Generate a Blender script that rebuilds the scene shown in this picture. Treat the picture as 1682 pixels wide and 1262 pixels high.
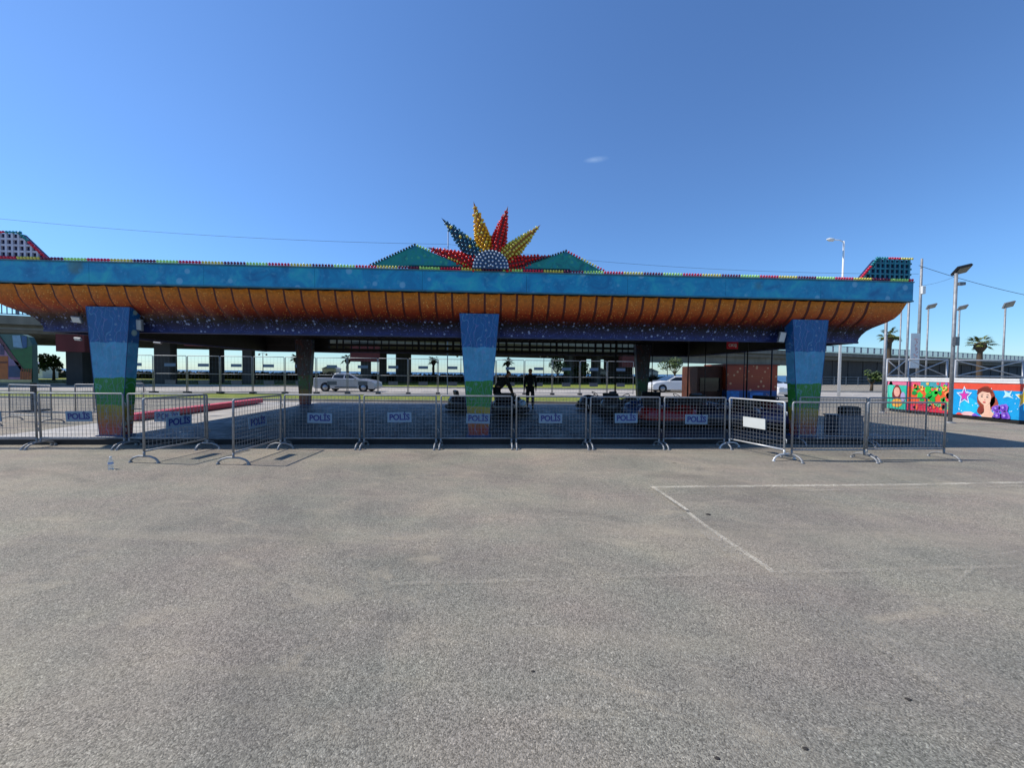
import bpy, math, random
from mathutils import Vector, Matrix, noise
random.seed(7)
R = math.radians
sc = bpy.context.scene
C = sc.collection
for o in list(bpy.data.objects): bpy.data.objects.remove(o)

# ------------------------------------------------------------------ camera
H = 1.60; F = 632.0; CX, CY = 841.0, 631.0
cd = bpy.data.cameras.new('camera'); cam = bpy.data.objects.new('camera', cd); C.objects.link(cam)
cd.sensor_width = 36; cd.lens = F / 1682 * 36; cd.clip_start = 0.05; cd.clip_end = 12000
PITCH = math.atan(18.2 / F); ROLL = R(0.56)
CM = Matrix.Rotation(R(90) - PITCH, 4, 'X') @ Matrix.Rotation(ROLL, 4, 'Z')
cam.matrix_world = Matrix.Translation((0, 0, H)) @ CM
sc.camera = cam
def ray(px, py): return CM.to_3x3() @ Vector(((px - CX) / F, -(py - CY) / F, -1))
def at(px, py, Y):                       # point seen at a photo pixel, Y metres ahead
    d = ray(px, py); return Vector((0, 0, H)) + d * (Y / d.y)
def gx(px, Y, py=620): return at(px, py, Y).x
def gnd(px, py, z=0.0):
    d = ray(px, py); return Vector((0, 0, H)) + d * ((z - H) / d.z)

# ------------------------------------------------------------------ light
SX, SY = 0.845, -0.085                   # shadow shift per metre of height
SUN_EL = math.atan(1 / math.hypot(SX, SY)); 
sund = Vector((-SX, -SY, 1)).normalized()
w = bpy.data.worlds.new('World'); sc.world = w; w.use_nodes = True
nt = w.node_tree; nt.nodes.clear()
sky = nt.nodes.new('ShaderNodeTexSky'); sky.sky_type = 'NISHITA'; sky.sun_disc = False
sky.sun_elevation = SUN_EL; sky.sun_rotation = math.atan2(sund.x, sund.y)
sky.altitude = 0; sky.air_density = 1.0; sky.dust_density = 0.15; sky.ozone_density = 2.0
bg = nt.nodes.new('ShaderNodeBackground'); bg.inputs[1].default_value = 0.125
wo = nt.nodes.new('ShaderNodeOutputWorld')
nt.links.new(sky.outputs[0], bg.inputs[0]); nt.links.new(bg.outputs[0], wo.inputs[0])
sl = bpy.data.lights.new('sun', 'SUN'); sl.energy = 4.2; sl.angle = R(0.5); sl.color = (1, .935, .84)
so = bpy.data.objects.new('sun', sl); C.objects.link(so)
so.rotation_euler = sund.to_track_quat('Z', 'Y').to_euler(); so.location = (-20, 0, 30)
sc.view_settings.view_transform = 'Standard'; sc.view_settings.look = 'None'
sc.view_settings.exposure = 0.12; sc.view_settings.gamma = 1; sc.view_settings.use_curve_mapping = False
sc.render.engine = 'CYCLES'

# ------------------------------------------------------------------ materials
def srgb(r, g, b): return tuple(((c/255/12.92) if c/255 < .04045 else ((c/255+.055)/1.055)**2.4) for c in (r, g, b)) + (1,)
class NT:
    def __init__(s, name):
        s.m = bpy.data.materials.new(name); s.m.use_nodes = True
        s.n = s.m.node_tree.nodes; s.l = s.m.node_tree.links; s.b = s.n['Principled BSDF']
        s.tc = None
    def node(s, t, **k):
        n = s.n.new(t)
        for a, v in k.items(): setattr(n, a, v)
        return n
    def link(s, a, b): s.l.new(a, b)
    def co(s, scale=(1, 1, 1), obj=True):
        if not s.tc: s.tc = s.node('ShaderNodeTexCoord')
        mp = s.node('ShaderNodeMapping'); mp.inputs['Scale'].default_value = scale
        s.link(s.tc.outputs['Object' if obj else 'Generated'], mp.inputs[0]); return mp.outputs[0]
    def noise(s, scale, detail=3, vec=None, rough=.55, dist=0):
        n = s.node('ShaderNodeTexNoise'); n.inputs['Scale'].default_value = scale; n.inputs['Detail'].default_value = detail
        n.inputs['Roughness'].default_value = rough; n.inputs['Distortion'].default_value = dist
        s.link(vec or s.co(), n.inputs['Vector']); return n.outputs['Fac']
    def vor(s, scale, vec=None, feat='F1', rnd=1.0):
        n = s.node('ShaderNodeTexVoronoi', feature=feat); n.inputs['Scale'].default_value = scale
        n.inputs['Randomness'].default_value = rnd
        s.link(vec or s.co(), n.inputs['Vector']); return n
    def ramp(s, fac, stops, mode='LINEAR'):
        r = s.node('ShaderNodeValToRGB'); r.color_ramp.interpolation = mode
        e = r.color_ramp.elements
        while len(e) < len(stops): e.new(.5)
        for i, (p, c) in enumerate(stops):
            e[i].position = p; e[i].color = c if isinstance(c, tuple) else (c, c, c, 1)
        s.link(fac, r.inputs[0]); return r.outputs[0]
    def mix(s, fac, a, b, mode='MIX'):
        n = s.node('ShaderNodeMix', data_type='RGBA', blend_type=mode)
        for i, v in ((0, fac), (6, a), (7, b)):
            if hasattr(v, 'links'): s.link(v, n.inputs[i])
            elif i == 0: n.inputs[0].default_value = v
            else: n.inputs[i].default_value = v
        return n.outputs[2]
    def math(s, op, a, b=0.0, clamp=False):
        n = s.node('ShaderNodeMath', operation=op, use_clamp=clamp)
        for i, v in ((0, a), (1, b)):
            if hasattr(v, 'links'): s.link(v, n.inputs[i])
            else: n.inputs[i].default_value = v
        return n.outputs[0]
    def bump(s, h, strength=.3, dist=.01):
        n = s.node('ShaderNodeBump'); n.inputs['Strength'].default_value = strength; n.inputs['Distance'].default_value = dist
        s.link(h, n.inputs['Height']); s.link(n.outputs[0], s.b.inputs['Normal'])
    def col(s, v):
        if hasattr(v, 'links'): s.link(v, s.b.inputs['Base Color'])
        else: s.b.inputs['Base Color'].default_value = v
    def z(s):
        x = s.node('ShaderNodeSeparateXYZ'); s.link(s.co(), x.inputs[0]); return x.outputs[2]
def scale_c(c, k): return (min(1, c[0]*k), min(1, c[1]*k), min(1, c[2]*k), 1)
_M = {}
def M(name, c=(128, 128, 128), rough=.6, metal=0, var=.25, scale=4, bump=0, spec=.5, alpha=None):
    if name in _M: return _M[name]
    t = NT(name); c = srgb(*c)
    f = t.noise(scale, 4)
    t.col(t.ramp(f, [(.3, scale_c(c, 1 - var)), (.7, scale_c(c, 1 + var))]))
    t.b.inputs['Roughness'].default_value = rough; t.b.inputs['Metallic'].default_value = metal
    t.b.inputs['Specular IOR Level'].default_value = spec
    if bump: t.bump(t.noise(scale*8, 3), bump, .01)
    _M[name] = t.m; return t.m

def asphalt():
    t = NT('asphalt')
    v = t.co()
    big = t.noise(.16, 5, v, .6, .4); mid = t.noise(.9, 6, v, .68, .8)
    base = t.ramp(big, [(.3, srgb(125, 122, 113)), (.5, srgb(145, 138, 125)), (.7, srgb(163, 153, 136))])
    base = t.mix(.9, base, t.ramp(mid, [(.3, (.80, .81, .83, 1)), (.5, (1, 1, 1, 1)), (.72, (1.2, 1.17, 1.10, 1))]), 'MULTIPLY')
    hue = t.noise(.7, 3, t.co((1, 1.6, 1)), .5)
    base = t.mix(.7, base, t.ramp(hue, [(.35, (.96, 1.02, .99, 1)), (.65, (1.04, .98, .99, 1))]), 'MULTIPLY')
    # aggregate: stones of several sizes
    g = t.vor(150, v); gc = t.node('ShaderNodeSeparateColor'); t.link(g.outputs['Color'], gc.inputs[0])
    base = t.mix(.8, base, t.ramp(gc.outputs[0], [(0, .38), (.25, .68), (.5, 1.0), (.8, 1.25), (.95, 1.5), (1, 2.0)]), 'MULTIPLY')
    g2 = t.vor(70, v); gd = t.node('ShaderNodeSeparateColor'); t.link(g2.outputs['Color'], gd.inputs[0])
    base = t.mix(.35, base, t.ramp(gd.outputs[1], [(0, .55), (.4, 1.0), (.85, 1.1), (1, 1.7)]), 'MULTIPLY')
    fine = t.noise(230, 2, v, .7)
    base = t.mix(.6, base, t.ramp(fine, [(.35, .6), (.65, 1.35)]), 'MULTIPLY')
    # long faint wheel and drag marks
    def rco(a, sc_):
        mp = t.node('ShaderNodeMapping'); mp.inputs['Rotation'].default_value = (0, 0, R(a)); t.link(t.tc.outputs['Object'], mp.inputs[0])
        m2 = t.node('ShaderNodeMapping'); m2.inputs['Scale'].default_value = sc_; t.link(mp.outputs[0], m2.inputs[0]); return m2.outputs[0]
    dr = t.noise(1.0, 5, rco(4, (.14, 2.0, 1)), .65, .5)
    base = t.mix(t.ramp(dr, [(.53, 0.0), (.70, .45)]), base, srgb(166, 156, 136))
    dr2 = t.noise(1.0, 5, rco(-23, (1.0, .16, 1)), .65, .8)
    base = t.mix(t.ramp(dr2, [(.55, 0.0), (.72, .35)]), base, srgb(166, 156, 138))
    dr3 = t.noise(1.0, 5, rco(31, (.3, .9, 1)), .65, .8)
    base = t.mix(t.ramp(dr3, [(.30, .40), (.46, 0.0)]), base, srgb(92, 90, 84))
    # dark oily spots
    sp = t.vor(.9, v)
    base = t.mix(t.ramp(sp.outputs['Distance'], [(.0, .8), (.03, .5), (.05, 0.0)]), base, srgb(70, 66, 60))
    st = t.noise(.45, 6, v, .7, 1.5)
    base = t.mix(t.ramp(st, [(.62, 0.0), (.70, .35)]), base, srgb(96, 92, 84))
    cr = t.noise(1.0, 6, rco(12, (.5, 1.1, 1)), .72, 2.0)       # pale scuffed dust patches
    base = t.mix(t.ramp(cr, [(.56, 0.0), (.68, .45)]), base, srgb(178, 166, 144))
    t.col(base)
    t.b.inputs['Roughness'].default_value = .9; t.b.inputs['Specular IOR Level'].default_value = .2
    t.bump(t.math('ADD', t.math('MULTIPLY', g.outputs['Distance'], -1.0), fine), .6, .006)
    return t.m
def paint_fascia():
    t = NT('fascia_paint'); v = t.co()
    n = t.noise(1.7, 5, v, .6, 1.2); n2 = t.noise(5.5, 4, v, .6, .5)
    c = t.ramp(n, [(.3, srgb(2, 108, 158)), (.5, srgb(4, 142, 186)), (.7, srgb(40, 176, 190))])
    c = t.mix(t.ramp(n2, [(.58, 0.0), (.66, .45)]), c, srgb(76, 160, 190))
    o = t.vor(1.05, v); c = t.mix(t.ramp(o.outputs['Distance'], [(.0, .7), (.13, .5), (.2, 0.0)]), c, srgb(88, 118, 96))
    d = t.vor(2.7, v); c = t.mix(t.ramp(d.outputs['Distance'], [(.0, .85), (.16, .65), (.21, 0.0)]), c, srgb(120, 178, 208))
    e = t.vor(6.0, v); c = t.mix(t.ramp(e.outputs['Distance'], [(.0, .1), (.12, .3), (.17, .8), (.2, 0.0)]), c, srgb(60, 150, 195))
    t.col(c); t.b.inputs['Roughness'].default_value = .5; return t.m
def paint_cove():
    t = NT('cove_paint'); v = t.co(); z = t.z()
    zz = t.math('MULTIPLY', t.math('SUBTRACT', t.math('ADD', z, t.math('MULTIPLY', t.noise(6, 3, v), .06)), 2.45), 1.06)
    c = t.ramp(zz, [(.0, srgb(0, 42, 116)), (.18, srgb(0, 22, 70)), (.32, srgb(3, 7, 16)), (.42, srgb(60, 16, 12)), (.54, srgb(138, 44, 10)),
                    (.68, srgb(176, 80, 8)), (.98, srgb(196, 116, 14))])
    c = t.mix(.6, c, t.ramp(t.noise(14, 5, v, .75), [(.3, .35), (.7, 1.45)]), 'MULTIPLY')
    d = t.vor(20, v); m = t.math('MULTIPLY', t.math('MULTIPLY', t.ramp(zz, [(.36, 0.0), (.48, 1.0)]), t.ramp(d.outputs['Distance'], [(.0, .9), (.18, .6), (.27, 0.0)])),
                                t.ramp(t.noise(5, 2, v), [(.38, 0.0), (.55, 1.0)]))
    c = t.mix(m, c, srgb(236, 180, 90))
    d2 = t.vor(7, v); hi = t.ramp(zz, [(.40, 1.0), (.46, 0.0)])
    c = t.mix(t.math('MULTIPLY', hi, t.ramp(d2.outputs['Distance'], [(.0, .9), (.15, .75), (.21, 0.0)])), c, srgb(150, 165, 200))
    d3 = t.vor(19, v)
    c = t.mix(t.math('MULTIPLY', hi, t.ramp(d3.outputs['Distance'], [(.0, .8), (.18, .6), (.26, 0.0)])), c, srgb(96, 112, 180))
    t.col(c); t.b.inputs['Roughness'].default_value = .55; return t.m
def paint_column(rear=False):
    t = NT('column_paint_rear' if rear else 'column_paint'); v = t.co(); z = t.z(); t.ns = 1
    zz = t.math('DIVIDE', t.math('ADD', z, t.math('MULTIPLY', t.math('SUBTRACT', t.noise(3.2, 5, v, .7), .5), .16)), 3.0)
    c = t.ramp(zz, [(.0, srgb(142, 48, 36)), (.10, srgb(150, 62, 44)), (.17, srgb(156, 108, 32)), (.27, srgb(142, 140, 38)), (.272, srgb(38, 124, 44))])
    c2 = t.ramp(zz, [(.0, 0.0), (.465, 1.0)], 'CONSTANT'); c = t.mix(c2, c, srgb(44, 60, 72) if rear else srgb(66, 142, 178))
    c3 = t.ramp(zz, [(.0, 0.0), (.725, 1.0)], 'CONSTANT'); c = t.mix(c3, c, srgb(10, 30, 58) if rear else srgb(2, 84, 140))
    c = t.mix(.5, c, t.ramp(t.noise(4, 6, v, .7, .6), [(.3, .55), (.7, 1.4)]), 'MULTIPLY')
    w = t.node('ShaderNodeTexWave'); w.inputs['Scale'].default_value = 2.2; w.inputs['Distortion'].default_value = 14
    w.inputs['Detail'].default_value = 3; t.link(t.co((1, 1, 1.3)), w.inputs[0])
    c = t.mix(t.ramp(w.outputs['Fac'], [(.955, 0.0), (.995, .28)]), c, srgb(130, 116, 180))
    w2 = t.node('ShaderNodeTexWave'); w2.inputs['Scale'].default_value = 1.7; w2.inputs['Distortion'].default_value = 18
    w2.inputs['Detail'].default_value = 2; t.link(t.co((1.4, 1, .9)), w2.inputs[0])
    c = t.mix(t.ramp(w2.outputs['Fac'], [(.965, 0.0), (.995, .30)]), c, srgb(110, 170, 200))
    d = t.vor(2.2, v); c = t.mix(t.ramp(d.outputs['Distance'], [(.0, .8), (.13, .6), (.17, 0.0)]), c, srgb(170, 190, 170))
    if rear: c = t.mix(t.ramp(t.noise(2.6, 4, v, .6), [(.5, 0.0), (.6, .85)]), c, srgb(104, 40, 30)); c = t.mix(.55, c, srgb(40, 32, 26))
    d5 = t.vor(5.5, v); c = t.mix(t.ramp(d5.outputs['Distance'], [(.0, .1), (.10, .3), (.16, .55), (.19, 0.0)]), c, srgb(120, 150, 170))
    t.col(c); t.b.inputs['Roughness'].default_value = .5; return t.m
def paint_teal():
    t = NT('pediment_paint'); v = t.co()
    c = t.ramp(t.noise(4, 4, v, .6, 1), [(.3, srgb(0, 92, 112)), (.5, srgb(4, 140, 130)), (.7, srgb(8, 108, 156))])
    d = t.vor(7, v); c = t.mix(t.ramp(d.outputs['Distance'], [(.0, .2), (.12, .5), (.2, .8), (.24, 0.0)]), c, srgb(70, 170, 130))
    t.col(c); t.b.inputs['Roughness'].default_value = .5; return t.m
def paint_booth():
    t = NT('booth_paint'); v = t.co(); z = t.z()
    c = t.ramp(t.math('DIVIDE', z, 2.2), [(.0, srgb(22, 66, 130)), (.40, srgb(28, 80, 140)), (.43, srgb(150, 44, 26)), (.7, srgb(176, 70, 20)), (1, srgb(168, 58, 24))])
    d = t.vor(4.2, v); c = t.mix(t.ramp(d.outputs['Distance'], [(.0, .9), (.17, .8), (.24, 0.0)]), c, srgb(226, 170, 120))
    t.col(c); t.b.inputs['Roughness'].default_value = .5; return t.m
def grass_mat():
    t = NT('grass'); v = t.co()
    c = t.ramp(t.noise(1.2, 5, v, .7), [(.3, srgb(92, 104, 30)), (.5, srgb(124, 134, 38)), (.7, srgb(150, 152, 60))])
    c = t.mix(.6, c, t.ramp(t.noise(40, 3, v, .7), [(.3, .6), (.7, 1.3)]), 'MULTIPLY')
    t.col(c); t.b.inputs['Roughness'].default_value = .9; t.bump(t.noise(60, 3, v), .8, .04); return t.m
def concrete(name, c, streak=True):
    t = NT(name); v = t.co(); c = srgb(*c)
    k = t.ramp(t.noise(.6, 5, v, .6), [(.3, scale_c(c, .8)), (.7, scale_c(c, 1.15))])
    k = t.mix(.6, k, t.ramp(t.noise(1.2, 4, t.co((1.4, 1.4, .12)), .6), [(.3, .7), (.7, 1.15)]), 'MULTIPLY')
    t.col(k); t.b.inputs['Roughness'].default_value = .85; t.bump(t.noise(20, 3, v), .2, .01); return t.m
def worn_paint():
    t = NT('worn_marking'); v = t.co()
    t.col(t.ramp(t.noise(20, 3, v), [(.3, srgb(205, 196, 175)), (.7, srgb(232, 224, 205))]))
    t.b.inputs['Roughness'].default_value = .8
    a = t.math('MULTIPLY', t.ramp(t.noise(70, 4, v, .8), [(.40, 0.0), (.56, .9)]), t.ramp(t.noise(1.7, 5, v, .7), [(.34, .12), (.58, 1.0)]))
    t.link(a, t.b.inputs['Alpha']); return t.m
def faint_paint():
    t = NT('faint_marking'); v = t.co()
    t.col(srgb(196, 186, 168)); t.b.inputs['Roughness'].default_value = .9
    a = t.math('MULTIPLY', t.ramp(t.noise(70, 4, v, .8), [(.44, 0.0), (.62, .55)]), t.ramp(t.noise(1.3, 5, v, .7), [(.38, 0.0), (.60, .9)]))
    t.link(a, t.b.inputs['Alpha']); return t.m
def sea_mat():
    t = NT('sea_water'); v = t.co()
    t.col(t.ramp(t.noise(.01, 4, v), [(.3, srgb(30, 78, 118)), (.7, srgb(44, 96, 138))]))
    t.b.inputs['Roughness'].default_value = .35; t.bump(t.noise(.4, 4, v), .6, .4); return t.m
def floor_mat():
    t = NT('steel_floor'); v = t.co()
    br = t.node('ShaderNodeTexBrick'); br.offset = 0
    for k, x in (('Scale', 1), ('Brick Width', 1.5), ('Row Height', 1.5), ('Mortar Size', .012)): br.inputs[k].default_value = x
    br.inputs['Color1'].default_value = srgb(74, 77, 84); br.inputs['Color2'].default_value = srgb(88, 90, 95); br.inputs['Mortar'].default_value = srgb(46, 50, 58)
    t.link(v, br.inputs[0])
    c = t.mix(.6, br.outputs[0], t.ramp(t.noise(1.5, 5, v, .65), [(.3, .75), (.7, 1.25)]), 'MULTIPLY')
    t.col(c); t.b.inputs['Metallic'].default_value = .35
    t.link(t.ramp(t.noise(4, 4, v), [(.3, .4), (.7, .65)]), t.b.inputs['Roughness']); return t.m
def glass_dark(): return M('dark_glass', (22, 28, 34), .08, 0, .1)
def clear_plastic():
    t = NT('clear_plastic'); t.col((.85, .92, .98, 1)); t.b.inputs['Transmission Weight'].default_value = .85
    t.b.inputs['Roughness'].default_value = .08; t.b.inputs['IOR'].default_value = 1.2; return t.m
def leafmat(name, c1, c2):
    t = NT(name); g = t.node('ShaderNodeNewGeometry')
    t.col(t.ramp(g.outputs['Random Per Island'], [(.0, srgb(*c1)), (1, srgb(*c2))])); t.b.inputs['Roughness'].default_value = .6; return t.m

ASPH = asphalt(); FASC = paint_fascia(); COVE = paint_cove(); COLM = paint_column(); COLR = paint_column(True); TEAL = paint_teal(); BOOTH = paint_booth()
GRASS = grass_mat(); WORN = worn_paint(); FAINT = faint_paint(); SEA = sea_mat(); FLOOR = floor_mat()
CONC = concrete('viaduct_concrete', (118, 116, 106)); CONCD = concrete('pier_concrete', (70, 68, 66)); MAROON = concrete('maroon_concrete', (96, 42, 42))
PALE = concrete('pale_road', (176, 168, 156))
GALV = M('galvanised_steel', (146, 148, 150), .58, .45, .22, 9)
GALVD = M('dull_steel', (112, 115, 118), .5, .6, .25, 9)
DARK = M('dark_steel', (30, 31, 34), .6, .2, .3, 6)
BLACK = M('black_rubber', (20, 20, 21), .75, 0, .2)
WHITE = M('white_paint', (226, 226, 222), .45, 0, .06, 6)
RIB = M('rib_paint', (78, 22, 10), .6, 0, .3, 8)
CRIM = M('crimson_cap', (206, 20, 62), .22, 0, .25, 30)
GRN = M('green_cap', (176, 228, 120), .22, 0, .2, 30)
YEL = M('yellow_cap', (212, 200, 84), .22, 0, .2, 30)
PUR = M('plum_cap', (104, 18, 62), .25, 0, .25, 30)
GOLD = M('gold_cap', (232, 176, 20), .2, .1, .2, 30)
REDC = M('red_cap', (214, 22, 24), .2, .05, .2, 30)
BLUC = M('blue_cap', (30, 104, 132), .2, .1, .35, 30)
WHC = M('white_cap', (222, 232, 242), .15, 0, .1, 30)
LEAF = leafmat('leaf', (30, 48, 18), (84, 104, 36)); PALML = leafmat('palm_leaf', (58, 74, 24), (120, 124, 52))
BARK = M('bark', (84, 70, 54), .9, 0, .3, 12, .6)
SKIN = M('skin', (170, 120, 92), .6, 0, .1)
CLOTH = M('dark_cloth', (26, 27, 32), .9, 0, .3, 20); CLOTH2 = M('charcoal_cloth', (34, 34, 38), .9, 0, .3, 20); HAIR = M('hair', (18, 15, 13), .8)

# ------------------------------------------------------------------ mesh builder
class MB:
    def __init__(s): s.v = []; s.f = []; s.mi = []; s.sm = []
    def add(s, vs, fs, mi=0, sm=False):
        b = len(s.v); s.v += [tuple(p) for p in vs]
        for f in fs: s.f.append(tuple(b + i for i in f)); s.mi.append(mi); s.sm.append(sm)
        return s
    def box(s, c, d, mi=0, rz=0.0, m=None):
        x, y, z = d[0]/2, d[1]/2, d[2]/2
        P = [Vector((i*x, j*y, k*z)) for k in (-1, 1) for j in (-1, 1) for i in (-1, 1)]
        rot = m or Matrix.Rotation(rz, 3, 'Z')
        P = [rot @ p + Vector(c) for p in P]
        return s.add(P, [(0, 2, 3, 1), (4, 5, 7, 6), (0, 1, 5, 4), (2, 6, 7, 3), (0, 4, 6, 2), (1, 3, 7, 5)], mi)
    def tube(s, pts, r, n=8, mi=0, caps=True, sm=True):
        pts = [Vector(p) for p in pts]; rr = r if isinstance(r, (list, tuple)) else [r]*len(pts)
        vs = []; up = None
        for i, p in enumerate(pts):
            t = (pts[min(i+1, len(pts)-1)] - pts[max(i-1, 0)]).normalized()
            if up is None: up = t.orthogonal().normalized()
            up = (up - t*up.dot(t)); up = up.normalized() if up.length > 1e-6 else t.orthogonal().normalized()
            sd = t.cross(up)
            for k in range(n):
                a = 2*math.pi*k/n; vs.append(p + (up*math.cos(a) + sd*math.sin(a))*rr[i])
        fs = [(i*n+k, i*n+(k+1) % n, (i+1)*n+(k+1) % n, (i+1)*n+k) for i in range(len(pts)-1) for k in range(n)]
        s.add(vs, fs, mi, sm)
        if caps:
            b = len(s.v) - len(vs)
            s.f += [tuple(b+k for k in range(n))[::-1], tuple(b+(len(pts)-1)*n+k for k in range(n))]; s.mi += [mi, mi]; s.sm += [False, False]
        return s
    def lathe(s, prof, c=(0, 0, 0), axis=(0, 0, 1), n=12, mi=0, sm=True):
        q = Vector(axis).to_track_quat('Z', 'Y'); vs = []
        for (r, z) in prof:
            for k in range(n):
                a = 2*math.pi*k/n; vs.append(q @ Vector((r*math.cos(a), r*math.sin(a), z)) + Vector(c))
        fs = [(i*n+k, i*n+(k+1) % n, (i+1)*n+(k+1) % n, (i+1)*n+k) for i in range(len(prof)-1) for k in range(n)]
        return s.add(vs, fs, mi, sm)
    def prism(s, poly, axis, a, b, mi=0, side=None):      # polygon (2-D) extruded along an axis between a and b
        def P(p, t): return {'x': (t, p[0], p[1]), 'y': (p[0], t, p[1]), 'z': (p[0], p[1], t)}[axis]
        n = len(poly); vs = [P(p, a) for p in poly] + [P(p, b) for p in poly]
        s.add(vs, [tuple(range(n)), tuple(range(n, 2*n))[::-1]], mi)
        bb = len(s.v) - 2*n
        for i in range(n):
            s.f.append((bb+i, bb+n+i, bb+n+(i+1) % n, bb+(i+1) % n)); s.mi.append(mi if side is None else side); s.sm.append(False)
        return s
    def build(s, name, mats, parent=None, loc=None, rz=None, bevel=0):
        me = bpy.data.meshes.new(name); me.from_pydata(s.v, [], s.f)
        for m in (mats if isinstance(mats, (list, tuple)) else [mats]): me.materials.append(m)
        me.polygons.foreach_set('material_index', s.mi); me.polygons.foreach_set('use_smooth', s.sm); me.update()
        o = bpy.data.objects.new(name, me); C.objects.link(o)
        if parent: o.parent = parent
        if loc: o.location = loc
        if rz is not None: o.rotation_euler = (0, 0, rz)
        if bevel:
            b = o.modifiers.new('bevel', 'BEVEL'); b.width = bevel; b.segments = 2; b.limit_method = 'ANGLE'
        return o
def tag(o, label=None, cat=None, group=None, kind=None):
    for k, v in (('label', label), ('category', cat), ('group', group), ('kind', kind)):
        if v: o[k] = v
    return o
def empty(name, loc=(0, 0, 0), rz=0.0, label=None, cat=None, group=None):
    o = bpy.data.objects.new(name, None); o.empty_display_size = .2; C.objects.link(o)
    o.location = loc; o.rotation_euler = (0, 0, rz); return tag(o, label, cat, group)
def copy_tree(o, parent=None):
    c = o.copy(); C.objects.link(c); c.parent = parent
    for ch in [x for x in bpy.data.objects if x.parent == o]: copy_tree(ch, c)
    return c
def text_mesh(body, size, mat, name='lettering', ext=.002, sx=1.0):
    cu = bpy.data.curves.new('t', 'FONT'); cu.body = body; cu.size = size; cu.extrude = ext; cu.align_x = 'CENTER'; cu.align_y = 'CENTER'; cu.offset = size*.03
    o = bpy.data.objects.new('t', cu); C.objects.link(o); bpy.context.view_layer.update()
    me = bpy.data.meshes.new_from_object(o.evaluated_get(bpy.context.evaluated_depsgraph_get()))
    bpy.data.objects.remove(o); me.name = name; me.materials.clear(); me.materials.append(mat)
    m = Matrix.Rotation(R(90), 4, 'X') @ Matrix.Scale(sx, 4, (1, 0, 0)); me.transform(m); return me
def obj(name, me, parent=None, loc=(0, 0, 0)):
    o = bpy.data.objects.new(name, me); C.objects.link(o); o.parent = parent; o.location = loc; return o
def sheet(name, x0, x1, y0, y1, z, mat, kind='structure', sub=1):
    m = MB(); m.add([(x0, y0, z), (x1, y0, z), (x1, y1, z), (x0, y1, z)], [(0, 1, 2, 3)])
    return tag(m.build(name, mat), kind=kind)

# ------------------------------------------------------------------ the ground
m = MB(); m.add([(-320, -60, 0), (320, -60, 0), (320, 92, 0), (-320, 92, 0), (-320, 92, -3), (320, 92, -3)], [(0, 1, 2, 3), (3, 2, 5, 4)])
tag(m.build('ground', ASPH), kind='structure')
m = MB(); m.add([(-9000, 91, -.8), (9000, 91, -.8), (9000, 9500, -.8), (-9000, 9500, -.8)], [(0, 1, 2, 3)])
tag(m.build('sea', SEA), kind='structure')
sheet('grass_verge', -60, 7.5, 20.6, 25.2, .05, GRASS)
sheet('road', -120, 60, 26.4, 38.0, .010, PALE)
sheet('pavement', -120, 60, 25.35, 26.3, .08, PALE)
m = MB(); m.box((-30, 26.35, .06), (180, .14, .12)); m.box((-26.3, 20.5, .05), (67.4, .14, .10)); m.box((-30, 25.28, .05), (180, .12, .11)); m.box((-30, 38.07, .07), (180, .14, .15)); tag(m.build('kerb', PALE), kind='structure')
sheet('grass_median', -120, 27, 38.2, 66, .10, GRASS)
m = MB()
for i in range(-14, 12): m.box((i*6.0, 32.2, .018), (3.0, .12, .004))
tag(m.build('lane_marking', WHITE), kind='structure')
# painted lines on the asphalt
def line(pts, wd, mat=None, name='parking_line', z=.004):
    P = [gnd(*p) for p in pts]; m = MB(); 
    for i in range(len(P)-1):
        a, b = P[i], P[i+1]; d = (b-a).normalized(); n = Vector((-d.y, d.x, 0))*wd/2
        m.add([(a.x-n.x, a.y-n.y, z), (b.x-n.x, b.y-n.y, z), (b.x+n.x, b.y+n.y, z), (a.x+n.x, a.y+n.y, z)], [(0, 1, 2, 3)])
    return tag(m.build(name, mat or WORN), kind='structure')
line([(1069, 801), (1250, 799), (1480, 797), (1682, 793), (1900, 790)], .085)
line([(1071, 800), (1080, 808)], .05, z=.006)
line([(1128, 841), (1150, 858), (1190, 886), (1236, 917), (1271, 941)], .05)
line([(1236, 917), (1290, 955), (1340, 1010), (1420, 1056)], .08, FAINT, 'worn_line', .008)
line([(1072, 803), (1100, 818), (1130, 843)], .07, FAINT, 'worn_line')
line([(560, 862), (760, 857), (950, 851), (1090, 842), (1110, 832)], .05, FAINT, 'worn_line')
line([(980, 817), (1120, 812), (1400, 806), (1682, 800)], .05, FAINT, 'worn_line', .012)
line([(640, 962), (860, 956), (1100, 948), (1400, 940), (1682, 932)], .05, FAINT, 'worn_line', .012)
line([(1160, 833), (1300, 829), (1500, 824), (1682, 822)], .035, FAINT, 'worn_line')
line([(590, 1300), (600, 1262), (625, 1200), (640, 1100), (636, 1030)], .032, FAINT, 'worn_line')
line([(1290, 952), (1360, 1010), (1480, 1080), (1600, 1160)], .18, FAINT, 'worn_line', .026)
line([(1072, 803), (1129, 842)], .05, WORN, 'worn_line', .028)
line([(1600, 935), (1578, 952), (1570, 960)], .03, FAINT, 'worn_line', .018)
line([(1128, 850), (1190, 900), (1240, 940)], .16, FAINT, 'worn_line', .022)
line([(926, 1275), (934, 1250), (942, 1232)], .012, FAINT, 'worn_line')
line([(1682, 905), (1640, 912), (1560, 920)], .03, FAINT, 'worn_line')

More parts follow.
